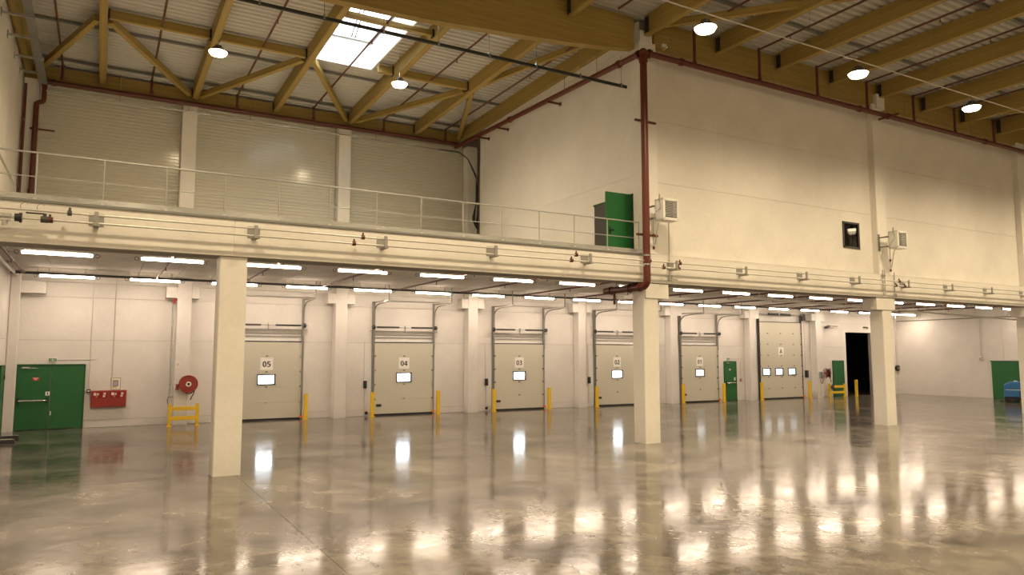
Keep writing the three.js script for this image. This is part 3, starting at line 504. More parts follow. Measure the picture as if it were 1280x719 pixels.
// ---------------------------------------------------------------- hose reels and barriers
function hoseReel(label, pos, turn, feed) {
  const t = thing('hose_reel', label, 'hose reel', pos, null, turn);
  const rim = (r) => at(cyl(r, 0.025, 36), 0, 0, 0, Math.PI / 2, 0, 0);
  part(t, 'front_disc', join([rim(0.3), at(new THREE.TorusGeometry(0.29, 0.018, 8, 40), 0, 0, 0.01)]), M.red, [0, 0, 0.3]);
  part(t, 'rear_disc', rim(0.3), M.red, [0, 0, 0.1]);
  for (let k = 0; k < 6; k++) part(t, 'hose_coil', memo(`hose${k % 3}`, () => new THREE.TorusGeometry(0.2 + (k % 3) * 0.012, 0.022, 8, 36)), M.rubber, [0, 0, 0.128 + k * 0.03]);
  part(t, 'hub', at(cyl(0.09, 0.05, 24), 0, 0, 0, Math.PI / 2, 0, 0), M.chrome, [0, 0, 0.325]);
  part(t, 'hub_cap', at(cyl(0.045, 0.04, 18), 0, 0, 0, Math.PI / 2, 0, 0), M.black, [0, 0, 0.35]);
  part(t, 'bracket', join([at(bx(0.18, 0.5, 0.02), 0, 0, 0.01), at(bx(0.1, 0.1, 0.1), 0, 0, 0.05)]), M.red);
  part(t, 'loose_hose', tube([[-0.16, -0.2, 0.28], [-0.05, -0.33, 0.3], [0.08, -0.33, 0.31], [0.2, -0.22, 0.31], [0.17, -0.34, 0.33], [0.1, -0.46, 0.34]], 0.017, 40, 8), M.rubber);
  part(t, 'valve', join([at(cyl(0.045, 0.12, 14), -0.34, -0.1, 0.12), at(cyl(0.06, 0.04, 14), -0.34, -0.18, 0.12), at(cyl(0.055, 0.03, 14), -0.34, -0.02, 0.12)]), M.red);
  part(t, 'nozzle', join([at(cyl(0.02, 0.1, 10), 0.09, -0.5, 0.345, 0, 0, -0.35)]), M.black);
  return t;
}
hoseReel('red fire hose reel on the pier left of the nearest column', [2.74, 1.42, -28.05], 0);
hoseReel('red fire hose reel seen from the side near the dark opening', [37.0, 1.4, -28.3], 0.75);
{ // supply pipe of the left reel
  const t = thing('supply_pipe', 'grey supply pipe running down to the hose reel on the left', 'pipe', [2.18, 0, -28.2]);
  part(t, 'pipe', join([rod([0, 0.95, 0], [0, 4.4, 0], 0.03), rod([0, 0.98, 0], [0.25, 0.98, 0], 0.026), rod([0.25, 0.98, 0], [0.25, 1.2, 0.05], 0.022)]), M.galv);
  part(t, 'red_end', join([at(cyl(0.05, 0.14, 12), 0.02, 4.3, 0), at(bx(0.12, 0.06, 0.06), 0.06, 4.38, 0)]), M.red); part(t, 'drain_hose', tube([[-0.02, 1.0, 0.03], [-0.06, 0.85, 0.05], [-0.03, 0.72, 0.06]], 0.014, 16, 6), M.black);
  for (const y of [1.4, 2.6, 3.6]) part(t, 'clamp', at(cyl(0.042, 0.03, 12), 0, y, 0), M.galv);
}
function barrier(label, pos, w, turn) {
  const t = thing('guard_barrier', label, 'barrier', pos, null, turn);
  for (const s of [-1, 1]) { part(t, 'post', bx(0.1, 0.76, 0.1, 0.01), M.yellow, [s * (w / 2 - 0.05), 0.38, 0]); part(t, 'base_plate', bx(0.16, 0.02, 0.16), M.yellow, [s * (w / 2 - 0.05), 0.01, 0]); }
  for (const y of [0.6, 0.27]) part(t, 'rail', bx(w - 0.2, 0.13, 0.07, 0.008), M.yellow, [0, y, 0]);
}
barrier('yellow two-rail guard barrier below the red hose reel on the left', [2.6, 0, -27.55], 0.98, 0.04);
barrier('yellow two-rail guard barrier below the hose reel near the dark opening', [37.75, 0, -28.05], 1.25, -0.15);
{ const t = thing('work_glove', 'dark bundle hung over the left post of the far barrier', 'bundle', [37.2, 0.58, -27.93]); part(t, 'cloth', new THREE.SphereGeometry(0.12, 12, 8).scale(1.1, 1.2, 0.7), M.darkGrey); part(t, 'strap', new THREE.TorusGeometry(0.1, 0.015, 6, 16), M.rubber, [0, 0.06, 0.02]); }
{ const t = thing('socket_panel', 'grey socket panel with looped cable on the pier right of door A', 'socket', [36.3, 1.2, -28.04]); part(t, 'box', bx(0.2, 0.36, 0.08, 0.01), M.galv, [0, 0.1, 0.04]); part(t, 'cable', tube([[-0.05, 0, 0.09], [-0.12, -0.25, 0.1], [0.02, -0.4, 0.1], [0.12, -0.2, 0.1], [0.06, 0, 0.09]], 0.015, 30, 6), M.cable); part(t, 'conduit', rod([0, -0.1, 0.02], [0, -1.15, 0.02], 0.012, 6), M.steelPale); }
// right wall fittings
{ const t = thing('wall_socket', 'white conduit dropping to a socket on the right wall', 'socket', [XR, 2.3, -23.4]); part(t, 'conduit', join([rod([-0.03, 0, 0], [-0.03, 2.3, 0], 0.03, 8)]), M.steelPale); part(t, 'box', bx(0.1, 0.16, 0.14, 0.01), M.galv, [-0.05, -0.06, 0]); }
solo('wall_conduit', rod([0, 0, 0], [0, 0, 8.5], 0.03, 8), M.trackSteel, 'grey conduit along the top of the far right wall', 'conduit', [XR - 0.04, 4.6, -28.4]);
{ const t = thing('wall_alarm', 'round dark sounder on a conduit in the far right corner', 'alarm', [44.25, 1.62, ZB]); part(t, 'sounder', at(cyl(0.18, 0.12, 20), 0, 0, 0.06, Math.PI / 2, 0, 0), M.black); part(t, 'cap', at(cyl(0.07, 0.05, 14), 0, 0, 0.13, Math.PI / 2, 0, 0), M.brass); part(t, 'conduit', rod([0, 0.15, 0.02], [0, 3.4, 0.02], 0.03, 6), M.steelPale); }
{ const t = thing('wall_sensor', 'dark sensor box high on the wall beside the far corner conduit', 'sensor', [43.6, 3.35, ZB]); part(t, 'box', bx(0.22, 0.12, 0.12, 0.01), M.darkGrey, [0, 0, 0.06]); part(t, 'lens', at(cyl(0.04, 0.03, 12), 0, 0, 0.13, Math.PI / 2, 0, 0), M.black); }
{ const t = thing('wall_heater', 'dark bracket lamp high on the wall left of the dark opening', 'bracket', [37.6, 4.15, ZB]); part(t, 'arm', bx(0.9, 0.05, 0.05), M.galv, [0.3, 0, 0.2]); part(t, 'head', bx(0.3, 0.12, 0.18, 0.02), M.darkGrey, [-0.2, -0.05, 0.22], [0, 0, 0.3]); part(t, 'stem', bx(0.05, 0.05, 0.2), M.galv, [0.1, 0, 0.1]); }
{ const t = thing('wall_beacon', 'small dark beacon above the dark opening', 'beacon', [41.2, 4.15, ZB]); part(t, 'base', bx(0.3, 0.08, 0.12, 0.01), M.darkGrey, [0, 0, 0.06]); part(t, 'lens', new THREE.SphereGeometry(0.07, 12, 8), M.brass, [0.1, -0.04, 0.12]); }

// ---------------------------------------------------------------- upper window, heaters
{
  const t = thing('wall_window', 'small dark window with black frame in the upper front wall', 'window', [22.68, 6.595, -16.05]);
  part(t, 'frame', join([at(bx(0.9, 0.06, 0.12), 0, 0.435, 0), at(bx(0.9, 0.06, 0.12), 0, -0.435, 0), at(bx(0.06, 0.93, 0.12), -0.42, 0, 0), at(bx(0.06, 0.93, 0.12), 0.42, 0, 0)]), M.darkGrey, [0, 0, -0.03]);
  part(t, 'pane', bx(0.8, 0.83, 0.01), M.glassDark, [0, 0, -0.02]);
}
function heater(label, x, y, z) {
  const t = thing('unit_heater', label, 'heater', [x, y, z]);
  part(t, 'casing', join([at(bx(0.56, 0.03, 0.34), 0, 0.29, 0), at(bx(0.56, 0.03, 0.34), 0, -0.29, 0), at(bx(0.03, 0.58, 0.34), -0.265, 0, 0), at(bx(0.03, 0.58, 0.34), 0.265, 0, 0), at(bx(0.56, 0.58, 0.02), 0, 0, -0.165), at(bx(0.03, 0.55, 0.02), -0.235, 0, 0.165), at(bx(0.03, 0.55, 0.02), 0.235, 0, 0.165), at(bx(0.5, 0.03, 0.02), 0, 0.26, 0.165), at(bx(0.5, 0.03, 0.02), 0, -0.26, 0.165)]), M.heater);
  part(t, 'coil', join([at(bx(0.5, 0.54, 0.05), 0, 0, 0), ...Array.from({ length: 24 }, (_, k) => at(bx(0.004, 0.52, 0.05), -0.24 + k * 0.0208, 0, 0.05))]), M.trackSteel, [0, 0, -0.09]);
  for (let k = 0; k < 11; k++) part(t, 'louvre_slat', bx(0.46, 0.006, 0.05), M.heater, [0, -0.23 + k * 0.046, 0.155], [0.5, 0, 0]);
  for (const yy of [0.12, -0.22]) part(t, 'bracket_arm', join([at(bx(0.3, 0.04, 0.04), -0.2, 0, -0.19), at(bx(0.04, 0.04, 0.36), -0.33, 0, -0.33)]), M.greyStrip, [0, yy, 0]);
  part(t, 'bracket_plate', bx(0.1, 0.6, 0.02), M.greyStrip, [-0.33, -0.05, -0.5]);
  part(t, 'feed_pipe', join([tube([[-0.28, 0.35, 0.02], [-0.28, 0.05, 0.06], [-0.45, -0.12, 0.02], [-0.5, -0.4, 0], [-0.5, -1.1, 0]], 0.014, 30, 8), tube([[-0.2, -0.26, 0.1], [-0.38, -0.42, 0.08], [-0.44, -0.8, 0.04], [-0.44, -1.0, 0]], 0.014, 30, 8), rod([-0.28, 0.25, 0.02], [-0.28, 0.42, 0.02], 0.02)]), M.trackSteel);
  part(t, 'valve', join([at(cyl(0.035, 0.08, 10), -0.5, -0.75, 0), at(cyl(0.035, 0.08, 10), -0.5, -1.1, 0)]), M.pipe);
}
heater('white louvred unit heater beside the red riser at the corner', 13.62, 6.45, -15.3);
heater('white louvred unit heater on the upper pier further right', 24.2, 6.44, -15.3);

// ---------------------------------------------------------------- red sprinkler mains
{
  const t = thing('sprinkler_riser', 'thick red sprinkler riser pipe down the corner pier', 'pipe', [12.99, 0, -15.45]);
  part(t, 'pipe', rod([0, 4.5, 0], [0, 10.95, 0], 0.1, 20), M.pipe);
  part(t, 'elbow', new THREE.TorusGeometry(0.2, 0.102, 14, 16, Math.PI / 2), M.pipe, [0, 4.5, -0.2], [0, Math.PI / 2, Math.PI].map((v, i) => [0, -Math.PI / 2, -Math.PI / 2][i]));
  part(t, 'lower_pipe', rod([0, 4.3, -0.2], [0, 4.3, -1.9], 0.1, 20), M.pipe);
  for (const z of [-0.3, -0.75, -1.6]) part(t, 'flange', at(cyl(0.122, 0.05, 20), 0, 4.3, z, Math.PI / 2, 0, 0), M.pipe);
  part(t, 'drop_pipe', join([rod([0.1, 4.3, -1.6], [0.1, 3.9, -1.6], 0.035), at(cyl(0.06, 0.04, 12), 0.1, 4.05, -1.6)]), M.pipeDark);
  part(t, 'top_tee', join([at(cyl(0.125, 0.1, 20), 0, 10.72, 0), at(cyl(0.125, 0.08, 20), 0, 10.95, -0.2, Math.PI / 2, 0, 0), at(cyl(0.125, 0.08, 20), 0.22, 10.95, 0, 0, 0, Math.PI / 2), new THREE.SphereGeometry(0.12, 16, 12).translate(0, 10.95, 0)].map(g => g)), M.pipe);
  for (const y of [9.0, 5.75]) part(t, 'support_arm', bx(0.75, 0.06, 0.05), M.pipeDark, [0.15, y, 0.0 - 0.14]);
  for (const y of [5.15, 4.9]) part(t, 'pipe_clip', at(cyl(0.115, 0.04, 18), 0, y, 0), M.galv);
}
{
  const t = thing('sprinkler_main', 'red sprinkler main along the top of the upper side wall', 'pipe', [13.02, 10.98, -15.5]);
  part(t, 'pipe', rod([0, 0, 0], [0, 0.42, -12.5], 0.085, 16), M.pipe);
  for (const z of [-1.1, -7.7]) part(t, 'coupling', at(cyl(0.115, 0.1, 16), 0, -z * 0.034, z, Math.PI / 2, 0, 0), M.pipe);
  for (const z of [-4.9, -8.6, -10.2]) part(t, 'support_arm', join([at(bx(0.55, 0.06, 0.05), 0.24, -0.02, z + 0.0), at(bx(0.02, 0.12, 0.12), 0.5, -0.02, z)]), M.pipeDark, [-0.08, -z * 0.034 - 0.08, 0]);
  for (const z of [-2.2, -4.0]) part(t, 'hanger_rod', rod([0, -z * 0.034, z], [0, -z * 0.034 + 0.8, z], 0.008, 6), M.galv);
}
{
  const t = thing('sprinkler_main', 'red sprinkler main along the top of the upper front wall', 'pipe', [13.02, 10.95, -15.45]);
  part(t, 'pipe', rod([0, 0, 0], [33, 0, 0], 0.085, 16), M.pipe);
  for (const x of [1.4, 9.6, 11.2, 17.5]) part(t, 'coupling', at(cyl(0.11, 0.1, 16), x, 0, 0, 0, 0, Math.PI / 2), M.pipe);
  for (const x of [1.0, 5.3, 8.0, 12.2, 16.5]) part(t, 'hanger_rod', rod([x, 0, 0.0], [x, 0.75, 0], 0.008, 6), M.galv);
  part(t, 'support_arm', bx(0.05, 0.06, 0.75), M.pipeDark, [10.9, -0.12, 0.2]);
}
{
  const t = thing('sprinkler_main', 'red sprinkler main along the top of the ribbed back wall', 'pipe', [-2.1, 11.46, -27.95]);
  part(t, 'pipe', rod([0, 0, 0], [15.2, 0.06, 0], 0.085, 14), M.pipeDark);
  part(t, 'end_valve', join([at(bx(0.16, 0.3, 0.2), 0.1, 0, 0), at(cyl(0.11, 0.1, 14), 0.35, 0, 0, 0, 0, Math.PI / 2)]), M.pipeDark);
  for (const x of [2.3, 4.5, 6.6, 9.0, 11.5]) part(t, 'hanger_rod', rod([x, -0.3, 0.05], [x, 0.65, 0.05], 0.01, 6), M.galv);
}
solo('back_conduit', join([rod([0, 0, 0], [15.1, 0, 0], 0.025, 8)]), M.galv, 'thin grey conduit below the red main on the ribbed back wall', 'conduit', [-1.95, 11.17, -27.95]);
{ const t = thing('corner_pipe', 'thick dark red pipe with a swan-neck in the upper left corner', 'pipe', [-2.2, DECK, -28.0]); part(t, 'pipe', tube([[0, 0, 0], [0, 4.5, 0], [0, 5.3, 0], [0.02, 5.48, 0], [0.16, 5.52, 0], [0.2, 5.58, 0], [0.2, 6.1, 0]], 0.075, 90, 12), M.pipe); part(t, 'support_arm', bx(0.7, 0.05, 0.05), M.pipeDark, [0.2, 4.6, -0.05]); part(t, 'valve', at(cyl(0.1, 0.14, 14), 0, 0.6 + 1.9, 0), M.pipeDark); }
{ const t = thing('corner_pipe', 'thin dark red pipe against the left wall in the upper corner', 'pipe', [-2.5, DECK, -27.8]); part(t, 'pipe', rod([0, 0, 0], [0, 6.0, 0], 0.045, 12), M.pipe); part(t, 'clip', bx(0.1, 0.04, 0.1), M.galv, [0, 4.8, 0]); }
// branch pipes with heads
function branch(label, x, y, z0, z1, drop, dropEnd, group) {
  const t = thing('sprinkler_pipe', label, 'pipe', [x, y, z0], group), L = z1 - z0;
  part(t, 'pipe', rod([0, 0, 0], [0, 0, L], 0.032, 10), M.pipeDark);
  if (drop) { part(t, 'drop_pipe', rod([0, 0.02, 0], [0, drop - y, 0], 0.045, 12), M.pipeDark); part(t, 'elbow', new THREE.SphereGeometry(0.055, 12, 8), M.pipeDark); part(t, 'collar', at(cyl(0.065, 0.08, 12), 0, drop - y + 0.02, 0), M.pipeDark); }
  for (let z = 1.2; z < L; z += 2.9) part(t, 'sprinkler_head', memo('head', () => join([at(cyl(0.014, 0.1, 8), 0, -0.07, 0), at(cyl(0.03, 0.012, 10), 0, -0.12, 0)])), M.pipeDark, [0, 0, z]);
  return t;
}
[-1.5, 1.15, 4.0, 6.8, 9.65, 12.4].forEach((x, i) => branch(`dark red sprinkler pipe under the mezzanine roof, ${ORD[i]} from the left`, x, 12.0, -27.7, -16.6, 11.55));
[14.9, 17.63, 20.36, 22.98, 25.7, 28.35, 31.1, 33.8].forEach((x, i) => branch(`dark red sprinkler pipe under the hall roof, ${ORD[i]} to the right of the corner`, x, 12.02 - i * 0.02, -15.4, 14, 10.99));
branch('dark red sprinkler pipe under the hall roof left of the corner pier', 12.1, 12.0, -15.4, 14, 0);

// ---------------------------------------------------------------- suspended rails
{ const t = thing('cable_rail', 'black suspended rail crossing below the main girder and skylight', 'rail', [5.4, 10.25, -16.35]); part(t, 'rail', bx(15.4, 0.08, 0.06, 0.008), M.black); for (let x = -7; x < 7.8; x += 1.45) part(t, 'hanger_rod', join([rod([x, 0, 0], [x, 0.9, 0], 0.006, 6), at(bx(0.04, 0.12, 0.07), x, 0.02, 0)]), M.galv); }
{ const t = thing('light_rail', 'thin pale rail along the hall roof carrying the round lamps', 'rail', [20, 10.46, -12.1]); part(t, 'rail', bx(44, 0.02, 0.028), M.steelPale); for (let x = -21; x < 22; x += 5.6) part(t, 'hanger_rod', rod([x, 0, 0], [x, 1.8, 0], 0.004, 6), M.galv); }
{ const t = thing('cable_tray', 'pale metal cable tray slanting under the mezzanine on the right', 'cable tray', [0, 0, 0]);
  const A = [18, 4.3, -16.87], B = [31.5, 4.3, -18.84], C = [42.9, 4.3, -20.51]; part(t, 'tray', beamBetween(A, B, 0.16, 0.06), M.white); part(t, 'tray', beamBetween(B, C, 0.16, 0.06), M.white);
  for (let k = 0; k <= 12; k++) { const f = k / 12, q = [A[0] + (B[0] - A[0]) * f, 0, A[2] + (B[2] - A[2]) * f]; part(t, 'hanger_rod', rod([q[0], 4.32, q[2]], [q[0], 5.13, q[2]], 0.01, 6), M.white); } 
  for (let k = 1; k <= 6; k++) { const f = k / 6, q = [B[0] + (C[0] - B[0]) * f, 0, B[2] + (C[2] - B[2]) * f]; part(t, 'hanger_rod', rod([q[0], 4.32, q[2]], [q[0], 5.13, q[2]], 0.01, 6), M.white); } }
// brown pipes under the mezzanine
[-2.15, 1.55, 4.25, 7.1, 10.05, 12.75, 15.6, 18.4, 21.2, 24, 26.8, 29.6, 32.4, 35.2, 38, 40.8].forEach((x, i) => { const t = branch(`red-brown sprinkler pipe under the mezzanine ceiling, ${ORD[i]} from the left`, x, 4.98, -27.2, -16.6, 0); part(t, 'clip', join([at(bx(0.12, 0.03, 0.04), 0, 0.03, 5.2), rod([0, 0.03, 5.2], [0, 0.16, 5.2], 0.008, 6)]), M.galv); });
{ const t = thing('lamp_wireway', 'dark wireway along the back row of tube lights', 'wireway', [20.2, 4.97, -26.9]); part(t, 'wireway', bx(45.4, 0.07, 0.1), M.darkGrey); for (let x = -22; x < 23; x += 1.26) part(t, 'hanger_rod', rod([x, 0, 0], [x, 0.18, 0], 0.006, 6), M.galv); }
{ const t = thing('supply_main', 'grey pipe along the foot of the left wall ceiling', 'pipe', [-2.42, 4.98, -16.6]); part(t, 'pipe', rod([0, 0, 0], [0, 0, -11.6], 0.05, 10), M.steelPale); for (const z of [-2, -5, -8]) part(t, 'clip', bx(0.14, 0.06, 0.05), M.galv, [0, 0.05, z]); }

// ---------------------------------------------------------------- fascia pipes, brackets
const yU = 5.01, yD = 4.855, zP = ZF + 0.24;
for (const [y, l, x1] of [[yU, 'upper pale pipe running along the mezzanine edge beam', 34], [yD, 'lower pale pipe running along the mezzanine edge beam', 34]]) {
  const t = thing('edge_pipe', l, 'pipe', [XL + 0.2, y, zP]);
  part(t, 'pipe', rod([0, 0, 0], [x1 - XL, 0, 0], 0.021, 12), M.steelPale);
  const cs = y === yU ? [-0.6, 4.95, 10.65, 13.1, 14.2, 24.4] : [-0.9, 4.75, 10.5, 13.6, 14.15, 24.2, 24.7];
  for (const x of cs) part(t, 'coupling', join([at(cyl(0.05, 0.07, 14), 0, 0, 0, 0, 0, Math.PI / 2), at(cyl(0.02, 0.06, 8), 0, 0.07, 0)]), x < 0 ? M.darkGrey : M.pipe, [x - XL - 0.2, 0, 0]);
  if (y === yU) for (const x of [-1.35, -1.1]) part(t, 'bleed_loop', tube([[0, 0, 0], [0, 0.08, 0.03], [0.06, 0.13, 0.02], [0.1, 0.1, 0]], 0.006, 20, 6), M.galv, [x - XL - 0.2, 0, 0]);
}
{ const t = thing('mixing_valve', 'dark valve assembly on the lower edge pipe at the far left', 'valve', [-1.62, yD, zP]); part(t, 'body', join([at(bx(0.3, 0.06, 0.1), 0, 0.03, 0), at(bx(0.28, 0.04, 0.1), 0, -0.05, 0), at(cyl(0.05, 0.1, 12), 0.05, -0.1, 0)]), M.galv); part(t, 'actuator', join([at(cyl(0.07, 0.1, 14), 0, 0, 0, 0, 0, Math.PI / 2), at(cyl(0.09, 0.04, 14), 0.04, 0, 0, 0, 0, Math.PI / 2)]), M.black, [0.24, 0, 0]); }
{ const t = thing('lever_valve', 'lever valve with black handle on the lower edge pipe at left', 'valve', [-0.98, yD, zP]); part(t, 'body', join([at(cyl(0.06, 0.12, 14), 0, 0, 0, 0, 0, Math.PI / 2), at(cyl(0.03, 0.1, 10), 0, 0.06, 0)]), M.darkGrey); part(t, 'lever', bx(0.3, 0.025, 0.04, 0.008), M.black, [-0.14, 0.1, 0]); part(t, 'union', at(cyl(0.055, 0.06, 14), 0.1, 0, 0, 0, 0, Math.PI / 2), M.pipe); }
[-0.17, 2.68, 5.47, 8.27, 11.08, 14.05, 16.8, 19.5, 22.15, 24.9, 27.6, 30.3, 33].forEach((x, i) => {
  const t = thing('pipe_bracket', i < 12 ? `grey plate bracket holding the edge pipes, ${ORD[i]} from the left` : 'grey plate bracket holding the edge pipes at the right end', 'bracket', [x, 4.96, ZF]);
  part(t, 'plate', bx(0.25, 0.24, 0.012), M.trackSteel, [0, 0, 0.006]);
  part(t, 'arm', join([at(bx(0.09, 0.04, 0.34), 0, -0.14, 0.17), at(bx(0.07, 0.26, 0.03), 0, -0.02, 0.28)]), M.trackSteel);
  for (const s of [-1, 1]) for (const yy of [-1, 1]) part(t, 'bolt', at(cyl(0.012, 0.02, 6), s * 0.09, yy * 0.08, 0.018, Math.PI / 2, 0, 0), M.galv);
});
// ---------------------------------------------------------------- railing
{
  const x0 = XL + 0.05, x1 = 13.0, zr = ZF - 0.06, top = 6.14, t = thing('guard_rail', 'galvanised guard rail along the mezzanine edge', 'railing', [0, 0, 0]);
  part(t, 'top_rail', rod([x0, top, zr], [x1, top - 0.02, zr], 0.019, 12), M.railSteel); part(t, 'mid_rail', rod([x0, 5.69, zr], [x1, 5.67, zr], 0.010, 10), M.railSteel);
  for (let k = 0; k < 14; k++) part(t, 'post', join([rod([0, 5.2, 0], [0, top, 0], 0.014, 10), at(bx(0.06, 0.14, 0.015), 0, 5.22, 0.04)]), M.railSteel, [-1.17 + 1.088 * k, 0, zr]);
  part(t, 'return_rail', rod([-1.8, top, zr], [-1.8, top, -19.2], 0.02, 10), M.railSteel); part(t, 'post', rod([-1.8, 5.25, -19.2], [-1.8, top, -19.2], 0.018, 10), M.railSteel); 
}
// cables in the alcove by the upper side wall
{ const t = thing('cable_run', 'dark bundled cables hanging down beside the ribbed back wall', 'cable', [13.4, 0, -27.85]); for (let k = 0; k < 3; k++) part(t, 'cable', tube([[-1.2 - k * 0.02, 11.15, 0], [-0.35, 11.16, 0.02 * k], [0.1, 10.9, 0.05], [0.5, 10.2 - k * 0.05, 0.06], [0.52 + 0.03 * k, 9.2, 0.05], [0.44 - 0.05 * k, 8.3, 0.05], [0.52 + 0.02 * k, 8.05 - 0.1 * k, 0.05], [0.6, 8.6, 0.05], [0.6, 10.2, 0.03]], 0.022, 60, 6), M.cable); part(t, 'cable_trunking', bx(0.14, 5.4, 0.1), M.galv, [0.76, 8.0, 0.05]); }
// left wall arms and floor plates
[[10.85, -21.9], [10.85, -23.4], [10.93, -25.2], [11.0, -26.7]].forEach(([y, z], i) => { const t = thing('cable_support', `grey support arm high on the left wall, ${ORD[i]} from the camera`, 'bracket', [XL, y + 0.3, z]); part(t, 'arm', bx(0.75, 0.06, 0.05), M.galv, [0.37, 0, 0]); part(t, 'plate', bx(0.02, 0.2, 0.12), M.galv, [0.01, 0, 0]); });
{ const t = thing('wall_cable_ladder', 'dark narrow cable tray along the top of the left wall', 'cable tray', [-2.0, 11.28, -16.6]); part(t, 'ladder', bx(0.2, 0.06, 11), M.greyStrip, [0, 0, -5.5]); part(t, 'cable', rod([-0.05, 0.02, 0], [-0.05, 0.02, -11], 0.03, 6), M.cable); }
purlin('roof_brace', 'thin timber brace rising beside the left wall', [-2.15, 11.6, -20.2], [-2.15, 11.55, -28.0], 0.1, 0.14);
[[-25.6, 'nearer the green double door'], [-24.5, 'nearer the camera']].forEach(([z, l], i) => { const t = thing('wheel_guide', `low dark steel floor guide by the left wall, ${['nearer the green double door', 'nearer the camera'][i]}`, 'floor guide', [-2.3, 0, z]); part(t, 'bar', bx(0.75, 0.1, 0.12, 0.02), M.darkGrey, [0, 0.05, 0]); part(t, 'top_plate', bx(0.7, 0.015, 0.16), M.galv, [0, 0.107, 0]); });
{ const t = thing('corner_lamp', 'small brass-capped emergency lamp beside the corner pier', 'lamp', [14.1, 11.45, -15.85]); part(t, 'box', bx(0.16, 0.14, 0.1, 0.01), M.white, [0, 0.06, 0]); part(t, 'head', new THREE.SphereGeometry(0.06, 12, 8), M.brass, [-0.04, -0.04, 0.05]); part(t, 'head', new THREE.SphereGeometry(0.04, 12, 8), M.chrome, [0.06, 0.03, 0.06]); }
{ const t = thing('junction_box', 'small grey junction box low on the edge beam below the heater', 'junction box', [14.0, 4.6, ZF]); part(t, 'box', bx(0.12, 0.16, 0.08, 0.01), M.galv, [0, 0, 0.04]); part(t, 'conduit', join([rod([0, 0.08, 0.03], [0, 1.9, 0.03], 0.016, 6), rod([0.06, -0.02, 0.03], [0.3, -0.05, 0.03], 0.012, 6)]), M.galv); }
{ const t = thing('beam_cable', 'paired conduits down the edge beam below the second heater', 'conduit', [24.0, 4.5, ZF]); part(t, 'conduit', join([rod([-0.2, 0, 0.03], [-0.2, 0.9, 0.03], 0.016, 6), rod([-0.1, 0, 0.03], [-0.1, 0.9, 0.03], 0.016, 6), rod([0.45, 0.05, 0.03], [0.45, 0.85, 0.03], 0.016, 6)]), M.galv); part(t, 'clip', bx(0.2, 0.03, 0.05), M.galv, [-0.15, 0.7, 0.025]); part(t, 'box', bx(0.14, 0.1, 0.06), M.galv, [0.45, 0.04, 0.03]); }

// ---------------------------------------------------------------- floor scrubber at the right edge
{
  const t = thing('floor_scrubber', 'blue walk-behind floor scrubber cut by the right edge of the picture', 'cleaning machine', [41.1, 0, -19.95], null, -1.1);
  part(t, 'tank', prism([[-0.6, 0.32], [0.55, 0.32], [0.6, 0.85], [0.35, 1.0], [-0.35, 1.02], [-0.58, 0.9]], 0.6, 0.03), M.blue, [0, 0, -0.3]);
  part(t, 'chassis', bx(1.25, 0.24, 0.56, 0.03), M.black, [0, 0.24, 0]); part(t, 'battery_box', bx(0.62, 0.38, 0.66, 0.03), M.darkGrey, [0.3, 0.5, 0]);
  part(t, 'lid', bx(0.66, 0.06, 0.5, 0.03), M.blue, [-0.05, 1.05, 0]); part(t, 'cap', cyl(0.08, 0.05, 16), M.white, [-0.1, 1.1, 0]);
  for (const s of [-1, 1]) { part(t, 'wheel', at(cyl(0.16, 0.07, 22), 0, 0, 0, Math.PI / 2, 0, 0), M.rubber, [0.35, 0.16, s * 0.3]); part(t, 'castor', at(cyl(0.07, 0.05, 16), 0, 0, 0, Math.PI / 2, 0, 0), M.rubber, [-0.5, 0.07, s * 0.22]); }
  part(t, 'brush_head', cyl(0.32, 0.14, 26), M.black, [-0.3, 0.1, 0]); part(t, 'squeegee', tube([[-0.72, 0.06, -0.4], [-0.82, 0.06, 0], [-0.72, 0.06, 0.4]], 0.035, 20, 8), M.rubber);
  part(t, 'handle', tube([[0.55, 0.85, -0.25], [0.85, 1.05, -0.25], [0.85, 1.05, 0.25], [0.55, 0.85, 0.25]], 0.022, 30, 8), M.black); part(t, 'stripe', bx(1.0, 0.03, 0.01), M.white, [-0.05, 0.66, 0.335]);
}

// ---------------------------------------------------------------- lamps
function bayLamp(label, x, y, z, group) {
  const t = thing('high_bay_lamp', label, 'lamp', [x, y, z], group);
  return t;
}
const protoBay = bayLamp('round high-bay lamp over the hall nearest the corner pier', 12.07, 10, -12.1);
part(protoBay, 'housing', cyl(0.25, 0.06, 32, 0.16), M.darkGrey, [0, 0.12, 0]);
part(protoBay, 'heat_sink', join([at(cyl(0.1, 0.2, 20), 0, 0.18, 0), ...[0, 1, 2, 3, 4, 5].map(k => at(bx(0.3, 0.14, 0.012), 0, 0.15, 0, 0, k * Math.PI / 6, 0))]), M.darkGrey);
part(protoBay, 'stem', cyl(0.012, 0.2, 8), M.galv, [0, 0.36, 0]);
part(protoBay, 'lens', cyl(0.21, 0.08, 32, 0.26), M.bayGlow, [0, 0.05, 0]);
const bays = [[12.07, 10, -12.1, null], [17.72, 10, -12.1, 'round high-bay lamp over the hall, middle of the three on the right'], [23.25, 10, -12.1, 'round high-bay lamp over the hall furthest right'], [2.62, 11.2, -22.2, 'round high-bay lamp over the mezzanine beside the second roof beam'], [8.16, 11.2, -21.95, 'round high-bay lamp over the mezzanine below and right of the skylight']];
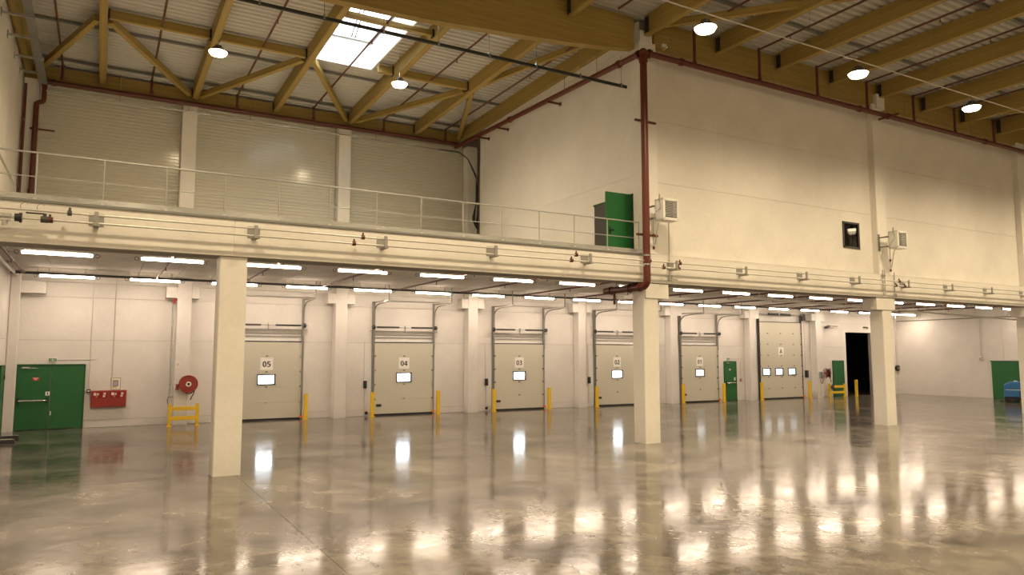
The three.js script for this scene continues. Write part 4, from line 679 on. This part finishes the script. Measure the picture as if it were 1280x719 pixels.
const far = []; for (const z of [-12.1, -4.2, 3.4, 10.4, 16]) for (const x of [0.85, 6.45, 12.07, 17.72, 23.25, 28.9, 34.3, 39.6]) if (z > -12 || x < 12 || x > 25) far.push([x, 10, z, 'round high-bay lamp of the hall outside the picture']);
for (const [x, y, z, label] of [...bays, ...far]) {
  if (label) { const c = copy(protoBay, [x, y, z], label); if (y > 11) part(c, 'drop_rod', rod([0, 0.4, 0], [0, x < 5 ? 0.62 : 1.12, 0], 0.006, 6), M.greyStrip); if (label.includes('outside')) c.userData.group = 'hall lamps outside the picture'; }
  const s = new THREE.SpotLight(new THREE.Color(...BAY_COLOR), BAY_POWER, 0, 1.46, 0.8, 2); s.position.set(x, y - 0.03, z); s.target.position.set(x, 0, z); s.castShadow = true; s.shadow.radius = 12; scene.add(s, s.target);
}
// tube lights: front row and back row
const protoTube = thing('tube_light', 'tube', 'lamp', [0, 0, 0]);
part(protoTube, 'diffuser', at(cyl(0.037, 1.48, 14), 0, 0, 0, 0, 0, Math.PI / 2), M.tubeGlow);
part(protoTube, 'housing', bx(1.4, 0.03, 0.035), M.white, [0, 0.05, 0]);
for (const s of [-1, 1]) { part(protoTube, 'end_cap', at(cyl(0.04, 0.03, 14), 0, 0, 0, 0, 0, Math.PI / 2), M.white, [s * 0.755, 0, 0]); part(protoTube, 'cable_loop', new THREE.TorusGeometry(0.045, 0.007, 6, 16), M.cable, [s * 0.85, 0.0, 0]); part(protoTube, 'hanger_rod', rod([0, 0.07, 0], [0, 0.25, 0], 0.006, 6), M.galv, [s * 0.5, 0, 0]); }
let first = true;
for (const [row, x0, pitch, n, y, z] of [['front', -1.01, 2.578, 18, 4.9, -20.95], ['back', -1.0, 2.51, 19, 4.9, -26.9]]) for (let k = 0; k < n; k++) {
  const x = Math.min(x0 + pitch * k, 43.15), label = `glowing tube light, ${ORD[k]} from the left in the ${row} row under the mezzanine`;
  if (first) { protoTube.position.set(x, y, z); protoTube.userData.label = label; first = false; } else copy(protoTube, [x, y, z], label);
  const a = new THREE.RectAreaLight(new THREE.Color(...TUBE_COLOR), TUBE_POWER, 1.45, 0.12); a.position.set(x, y - 0.05, z); a.lookAt(x, 0, z); scene.add(a);
}
renderer.render(scene, camera);
